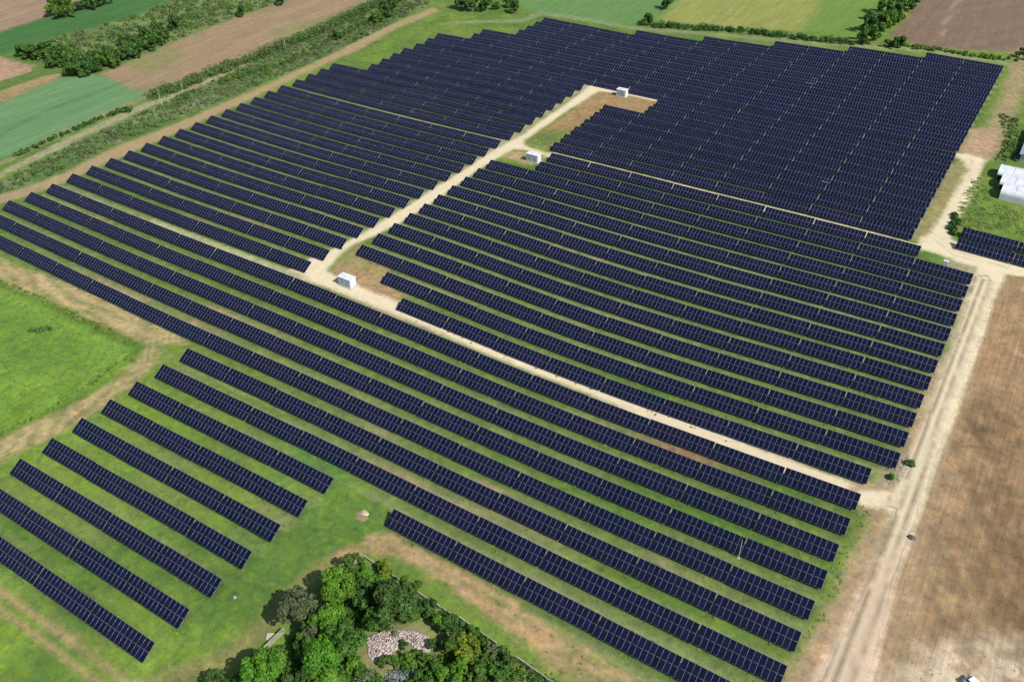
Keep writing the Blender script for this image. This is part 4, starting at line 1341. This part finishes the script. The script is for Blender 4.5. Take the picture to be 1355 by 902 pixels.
# north eastern belt and other far trees
FT = [
 (1187, 6, 13, 'mid', 'rearmost green tree of the belt between the yellow and brown fields'),
 (1177, 16, 12, 'dark', 'second tree from the back in the belt by the brown field'),
 (1168, 27, 12, 'mid', 'middle green tree of the belt by the brown field'),
 (1184, 24, 9, 'mid', 'tree on the brown field side of the belt'),
 (1152, 30, 11, 'dark', 'dark tree of the belt casting shadow on the yellow field'),
 (1155, 43, 12, 'mid', 'front tree at the foot of the belt above the panels'),
 (1142, 50, 8, 'dark', 'low dark tree at the left foot of the belt'),
 (1204, 4, 9, 'dark', 'rear dark tree on the right of the belt by the brown field'),
 (1180, 56, 7, 'dark', 'small dark bush at the left below the brown field'),
 (1194, 54, 8, 'dark', 'larger dark bush below the brown field edge'),
 (1350, 70, 6, 'dark', 'small dark bush at the right edge by the brown field'),
 (883, 4, 8, 'dark', 'lone dark tree at the top between green and yellow fields'),
 (624, 4, 10, 'dark', 'dark tree at the top edge left of the pale gap'),
 (642, 5, 9, 'dark', 'second dark tree at the top edge'),
 (657, 7, 6, 'mid', 'small tree between the dark trees at the top edge'),
 (682, 8, 9, 'dark', 'round dark tree standing apart at the top edge'),
 (672, 3, 7, 'mid', 'small green tree behind the round dark one'),
 (610, 2, 9, 'dark', 'leftmost dark tree of the top edge group'),
 (858, 26, 7, 'mid', 'spiky green bush at the left end of the north hedge'),
 (512, 12, 10, 'dark', 'dark tree at the upper end of the western hedge'),
 (498, 22, 10, 'mid', 'green tree in the western hedge near its upper end'),
 (520, 2, 9, 'dark', 'last dark tree of the western hedge at the top edge'),
 (448, 45, 7, 'dark', 'dark bush halfway along the western hedge'),
 (70, 10, 10, 'mid', 'big grey green tree beside the far left brown field'),
 (84, 12, 11, 'mid', 'broad tree in the clump beside the far left brown field'),
 (78, 4, 9, 'dark', 'dark tree at the back of the far left clump'),
 (108, 4, 9, 'dark', 'dark tree left in the far clump on the top edge'),
 (123, 2, 9, 'dark', 'dark tree right in the far clump on the top edge'),
 (138, -3, 8, 'dark', 'last tree of the far clump on the top edge'),
 (231, 28, 10, 'dark', 'round dark tree rising from the middle of the scrub wedge'),
 (320, 15, 7, 'dark', 'dark tree on the right edge of the scrub wedge'),
 (372, 0, 7, 'dark', 'dark tree at the top right end of the scrub wedge'),
]
for px, py, rp, lk, lab in FT:
    tree(px, py, rp, 'F', lk, lab, name='broadleaf_tree')
# belt of dark trees along the lower side of the scrub wedge
belt = [(38, 75), (70, 84), (92, 92), (104, 94), (116, 95), (128, 92), (150, 84), (176, 72), (200, 62), (213, 57), (60, 70), (82, 76), (33, 70), (43, 72), (53, 74), (64, 77), (75, 80), (86, 84), (98, 87), (110, 89), (122, 88), (134, 84), (146, 79), (158, 74), (170, 69), (182, 64), (194, 59), (206, 54), (218, 49), (120, 78), (140, 70), (165, 58), (190, 48), (98, 79), (208, 43)]
for k, (px, py) in enumerate(belt):
    tree(px+random.uniform(-2, 2), py-4+random.uniform(-1.5, 1.5), random.uniform(7, 10), 'F', 'dark' if k % 3 else 'mid',
         'dark tree in the belt along the lower side of the scrub wedge at upper left', group='trees of the belt below the scrub wedge')


def stuff_leaves(name, pts, rads, per, size, mat, label, cat, hk=0.55, seed=1, kind='stuff', sq=0.8, group=None, up=0.35):
    """low bushes of leaf quads standing on the ground at world points"""
    C = []
    for (x_, y_), r_ in zip(pts, rads): C.append((x_, y_, 0))
    C = np.array(C); rads = np.asarray(rads)
    C[:, 2] = terr(C[:, 0], C[:, 1])+rads*hk
    V, F = leaves(C, rads, per, size, sq, seed, 0.3, up)
    o = mesh_np(name, V, F, mat)
    tag(o, label, cat, group, kind)
    return o


def in_poly(P, n, g):
    lo = P.min(0); hi = P.max(0); out = []
    while len(out) < n:
        q = lo+(hi-lo)*g.random((n, 2))
        d = sdist(P, q[:, 0], q[:, 1])
        out += list(q[d < 0])
    return np.array(out[:n])


g = np.random.default_rng(5)
# low scrub on the wedge and along the western track
P_ = in_poly(PWD['wedge'], 900, g)
k = g.random(len(P_))
stuff_leaves('scrub_thicket', P_[k < .6], 0.7+1.0*g.random((k < .6).sum()), 34, 0.30, LEAF['pale'], 'pale scrub covering the wedge of land at upper left', 'scrub', seed=3, up=1.0)
stuff_leaves('scrub_thicket', P_[k >= .6], 0.8+1.2*g.random((k >= .6).sum()), 34, 0.32, LEAF['mid'], 'greener bushes mixed through the upper left scrub wedge', 'scrub', seed=4)
P_ = in_poly(PWD['scrub'], 1500, g)
k = fbm(P_[:, 0], P_[:, 1], 12, 3)+0.22*g.random(len(P_))
stuff_leaves('rough_growth', P_[k < .56], 0.5+0.7*g.random((k < .56).sum()), 30, 0.24, LEAF['rough'], 'rough green growth between the western dirt road and the ditch track', 'undergrowth', seed=5, up=1.0)
stuff_leaves('rough_growth', P_[k >= .56], 0.4+0.6*g.random((k >= .56).sum()), 26, 0.24, LEAF['pale'], 'pale flowering weeds beside the western dirt road', 'weeds', seed=6, up=1.2)


def hedge(line, w, lab, r0=1.0, r1=1.7, mat='dark', dens=1.1, name='hedge', seed=9):
    g = np.random.default_rng(seed)
    L_ = PW(line); pts = []
    for a, b in zip(L_[:-1], L_[1:]):
        n = int(np.hypot(*(b-a))*dens)+1
        for q in range(n):
            t = g.random(); nv = np.array([-(b-a)[1], (b-a)[0]])/np.hypot(*(b-a))
            pts.append(a+(b-a)*t+nv*(g.random()-0.5)*w)
    return stuff_leaves(name, pts, r0+(r1-r0)*g.random(len(pts)), 60, 0.28, LEAF[mat], lab, 'hedge', 0.7, seed, None, 0.9)


hedge([(202, 130), (225, 122), (270, 104), (350, 74), (440, 34), (500, 6), (530, -8)], 4.5, 'long dark hedge along the lower edge of the long brown field', 1.3, 2.4, 'rough', 2.2)
hedge([(290, 112), (330, 98), (380, 84), (430, 58), (470, 38), (500, 24)], 3.0, 'second broken hedge beside the western dirt road', 0.7, 1.3, 'mid', 0.9, seed=11)
hedge([(20, 207), (60, 190), (110, 167), (165, 146)], 1.8, 'low brown green hedge between the ditch track and the pale green field', 0.5, 0.9, 'dark', 1.2, seed=12)
hedge([(162, 149), (175, 146)], 2.0, 'dark bush clump ending the low hedge by the ditch track', 0.9, 1.3, 'dark', 2.2, seed=22)
hedge([(845, 33), (900, 37), (985, 42), (1060, 52), (1130, 58)], 4.5, 'dark hedge along the lower edge of the yellow field', 0.8, 1.5, 'dark', 1.6, seed=13)
hedge([(1170, 58), (1230, 66), (1300, 76), (1355, 80)], 4.0, 'low rough hedge between the panels and the brown field at upper right', 0.5, 0.9, 'mid', 1.2, seed=14)
hedge([(-20, 366), (60, 400), (100, 418), (150, 442), (178, 456)], 2.2, 'low line of weeds along the top of the bright green meadow', 0.10, 0.3, 'lawn', 2.2, seed=15)
hedge([(172, 470), (130, 500), (60, 545), (0, 575)], 1.2, 'thin line of weeds along the lower side of the meadow', 0.08, 0.2, 'lawn', 1.6, seed=16)
hedge([(1262, 284), (1266, 292), (1258, 303), (1263, 315)], 1.4, 'dark bushes at the left end of the short rows by the junction', 0.5, 0.9, 'dark', 1.6, seed=17)
hedge([(1178, 632), (1180, 633)], 0.6, 'small green bush by the end of the row at the gravel junction', 0.4, 0.6, 'mid', 6, 'bush', seed=18)
hedge([(1202, 612), (1206, 616)], 1.0, 'dark olive bush on the road edge above the gravel junction', 0.4, 0.65, 'dark', 6, 'bush', seed=19)
hedge([(40, 440), (72, 432)], 2.0, 'darker tall weeds in the middle of the bright meadow', 0.25, 0.5, 'rough', 2.5, 'weed_patch', seed=20)

# green slope by the greenhouse
P_ = in_poly(PW([(1298, 235), (1312, 262), (1355, 285), (1400, 290), (1400, 320), (1262, 298), (1275, 262), (1290, 235)]), 380, g)
stuff_leaves('tall_weeds', P_, 0.5+0.6*g.random(len(P_))**2, 16, 0.26, LEAF['lawn'], 'tall green weeds on the ground between the greenhouse and the short rows', 'weeds', seed=23, up=3.0, hk=0.08, sq=0.22)
P_ = in_poly(PW([(1322, 150), (1348, 160), (1350, 214), (1318, 212), (1330, 180)]), 160, g)
stuff_leaves('tall_weeds', P_, 0.25+0.5*g.random(len(P_)), 30, 0.22, LEAF['rough'], 'green bushes beside the barn at the right edge', 'bushes', seed=24, up=1.2)

# undergrowth of the wooded plot
P_ = in_poly(PWD['plot'], 900, g)
dr_ = sdist(PW([(480, 842), (500, 830), (560, 826), (590, 842), (575, 868), (545, 870), (500, 902), (484, 880)]), P_[:, 0], P_[:, 1])
P_ = P_[dr_ > 1.0]
P_ = P_[(P_[:, 0] > 174.8) & (P_[:, 1] < -62.5)]
stuff_leaves('undergrowth', P_, 0.5+0.8*g.random(len(P_)), 46, 0.22, LEAF['mid'], 'green undergrowth filling the ground beneath the trees of the plot', 'undergrowth', seed=25)

# tufts along the feet of the near rows and across the grass
pts = []; rr = []
for blk, n, i0, i1 in ROWS:
    if n > 8: continue
    x0 = i0*LT+OFF[blk]; x1 = i1*LT+OFF[blk]
    m = int((x1-x0)*0.7)
    xs = x0+(x1-x0)*g.random(m)
    ys = Yrow(n)-DY+g.normal(size=m)*0.45+np.where(g.random(m) < 0.45, DY+0.7, -0.1)
    kk = fbm(xs, ys, 12, 3) > 0.42
    for a, b in zip(xs[kk], ys[kk]): pts.append((a, b)); rr.append(0.14+0.22*g.random()**2)
stuff_leaves('grass_tufts', pts, rr, 9, 0.17, LEAF['grass'], 'scattered green tufts growing along the feet of the panel rows', 'grass tufts', seed=26, hk=0.2, sq=0.45, up=3.0)
pts = []; rr = []
P_ = in_poly(PW([(-20, 610), (130, 520), (180, 490), (250, 450), (560, 690), (830, 905), (700, 905), (560, 745), (490, 705), (430, 740), (300, 860), (150, 902), (-20, 800)]), 700, g)
kk = fbm(P_[:, 0], P_[:, 1], 9, 3) > 0.46
stuff_leaves('grass_tufts', P_[kk], 0.08+0.16*g.random(kk.sum())**2, 8, 0.13, LEAF['grass'], 'short tufts roughening the grass around the lower left rows', 'grass tufts', seed=27, hk=0.2, sq=0.45, up=3.0)
P_ = in_poly(PWD['meadow'], 900, g)
stuff_leaves('meadow_grass', P_, 0.15+0.25*g.random(len(P_))**2, 9, 0.17, LEAF['lawn'], 'longer bright grass of the meadow at left', 'grass', seed=28, hk=0.2, sq=0.45, up=3.0)
P_ = in_poly(PW([(1138, 662), (1152, 680), (1130, 735), (1105, 790), (1078, 845), (1050, 880), (1060, 850), (1080, 800), (1100, 750), (1115, 715)]), 70, g)
stuff_leaves('grass_tufts', P_, 0.2+0.3*g.random(len(P_))**2, 12, 0.16, LEAF['lawn'], 'weedy strip between the row ends and the dusty road at lower right', 'grass tufts', seed=29, hk=0.08, sq=0.22, up=3.0)

# ------------------------------------------------------------------ rubble, sand and small things
def chunks(name, poly, n, smin, smax, mat, lab, cat, heap=0.8, seed=0, kind='stuff'):
    g = np.random.default_rng(seed)
    P = in_poly(PW(poly), n, g)
    d = -sdist(PW(poly), P[:, 0], P[:, 1])
    VV = []; FF = []; b = 0
    for (x_, y_), dd in zip(P, d):
        s = smin+(smax-smin)*g.random()**2
        z = tz(x_, y_)+min(heap, dd*0.5)*g.random()+s*0.25
        A = BX.copy(); A[:, 2] -= 0.5; A *= np.array([s, s*(0.5+g.random()*.6), s*(0.4+0.7*g.random())])*0.5
        A += g.normal(size=(8, 3))*s*0.09
        q = Matrix.Rotation(g.random()*6.28, 3, 'Z') @ Matrix.Rotation(g.normal()*0.5, 3, 'X') @ Matrix.Rotation(g.normal()*0.5, 3, 'Y')
        A = A @ np.array(q).T + np.array([x_, y_, z])
        VV.append(A); FF.append(BF+b); b += 8
    return tag(mesh_np(name, np.concatenate(VV), np.concatenate(FF), mat), lab, cat, None, kind)


chunks('rubble_heap', [(486, 845), (497, 838), (518, 834), (545, 834), (566, 842), (569, 862), (556, 864), (540, 848), (520, 862), (500, 878), (488, 868)], 6000, 0.05, 0.34, M_rub, 'pale pinkish rubble heap in the clearing of the tree plot', 'rubble', 0.7, 1)
chunks('rubble_heap', [(508, 898), (520, 888), (545, 884), (550, 892), (535, 905), (512, 908)], 900, 0.08, 0.45, M_rubg, 'grey rubble heap at the bottom edge below the pale one', 'rubble', 0.8, 2)
chunks('debris', [(450, 872), (480, 876), (490, 900), (455, 902)], 160, 0.1, 0.45, M_rub, 'scattered pale debris left of the grey rubble heap', 'debris', 0.2, 3)
chunks('stony_ground', [(1172, 618), (1203, 600), (1205, 612), (1192, 640), (1175, 645)], 500, 0.05, 0.2, M_conc, 'loose grey stones on the corner by the gravel junction', 'stones', 0.1, 4)
chunks('clods', POLY['brown_east'][:3]+[(1420, 700), (1380, 905), (1180, 905), (1190, 770), (1225, 660), (1290, 480)], 2600, 0.05, 0.2, simple('soil_clod', (0.30, 0.23, 0.15), 0.95), 'loose clods lying over the brown field', 'clods', 0.02, 5)


def mound(px, py, r_, h, mat, name, lab, cat, seed=0):
    P = at(px, py); g = np.random.default_rng(seed)
    m = MB()
    bmesh.ops.create_icosphere(m.bm, subdivisions=4, radius=1.0)
    for v_ in m.bm.verts:
        nz = float(fbm(v_.co.x*3+seed, v_.co.y*3, 1.0, 3))
        k = 0.75+0.5*nz
        v_.co = Vector((v_.co.x*r_*k*1.3, v_.co.y*r_*k, max(-0.15, v_.co.z)*h*k))
    o = m.build(name, mat, None, True)
    o.location = (P[0], P[1], tz(P[0], P[1])); 
    return tag(o, lab, cat)


mound(482, 679, 0.7, 0.4, M_sand, 'sand_heap', 'small pale sand heap on the grass left of the lowest long row', 'sand heap', 1)
mound(478, 683, 1.1, 0.12, simple('brown_earth', (0.24, 0.18, 0.10), 0.95), 'earth_patch', 'flat brown earth spread under the pale sand heap', 'earth', 2)
mound(310.5, 790, 0.30, 0.3, M_rub, 'boulder', 'single white boulder on the grass below the short rows', 'boulder', 3)
mound(1206, 711, 0.6, 0.35, M_dark, 'dark_heap', 'dark reddish heap on the right edge of the dusty road', 'heap', 4)

# pale pallet leaning by the wall
P = at(358, 843)
t = empty('pallet', (P[0], P[1], tz(P[0], P[1])+0.12), 0.6)
tag(t, 'pale wooden pallet lying beside the wall piece left of the grey tree', 'pallet')
t.rotation_euler = (0.25, 0.0, 0.6)
M_pal = simple('pale_timber', (0.55, 0.50, 0.40), 0.85)
for k in range(6): MB().box(-0.6, 0.6, -0.5+k*0.19, -0.38+k*0.19, 0.1, 0.13).build('plank', M_pal, t)
for k in range(3): MB().box(-0.6+k*0.53, -0.5+k*0.53, -0.5, 0.57, 0.0, 0.1).build('bearer', M_pal, t)
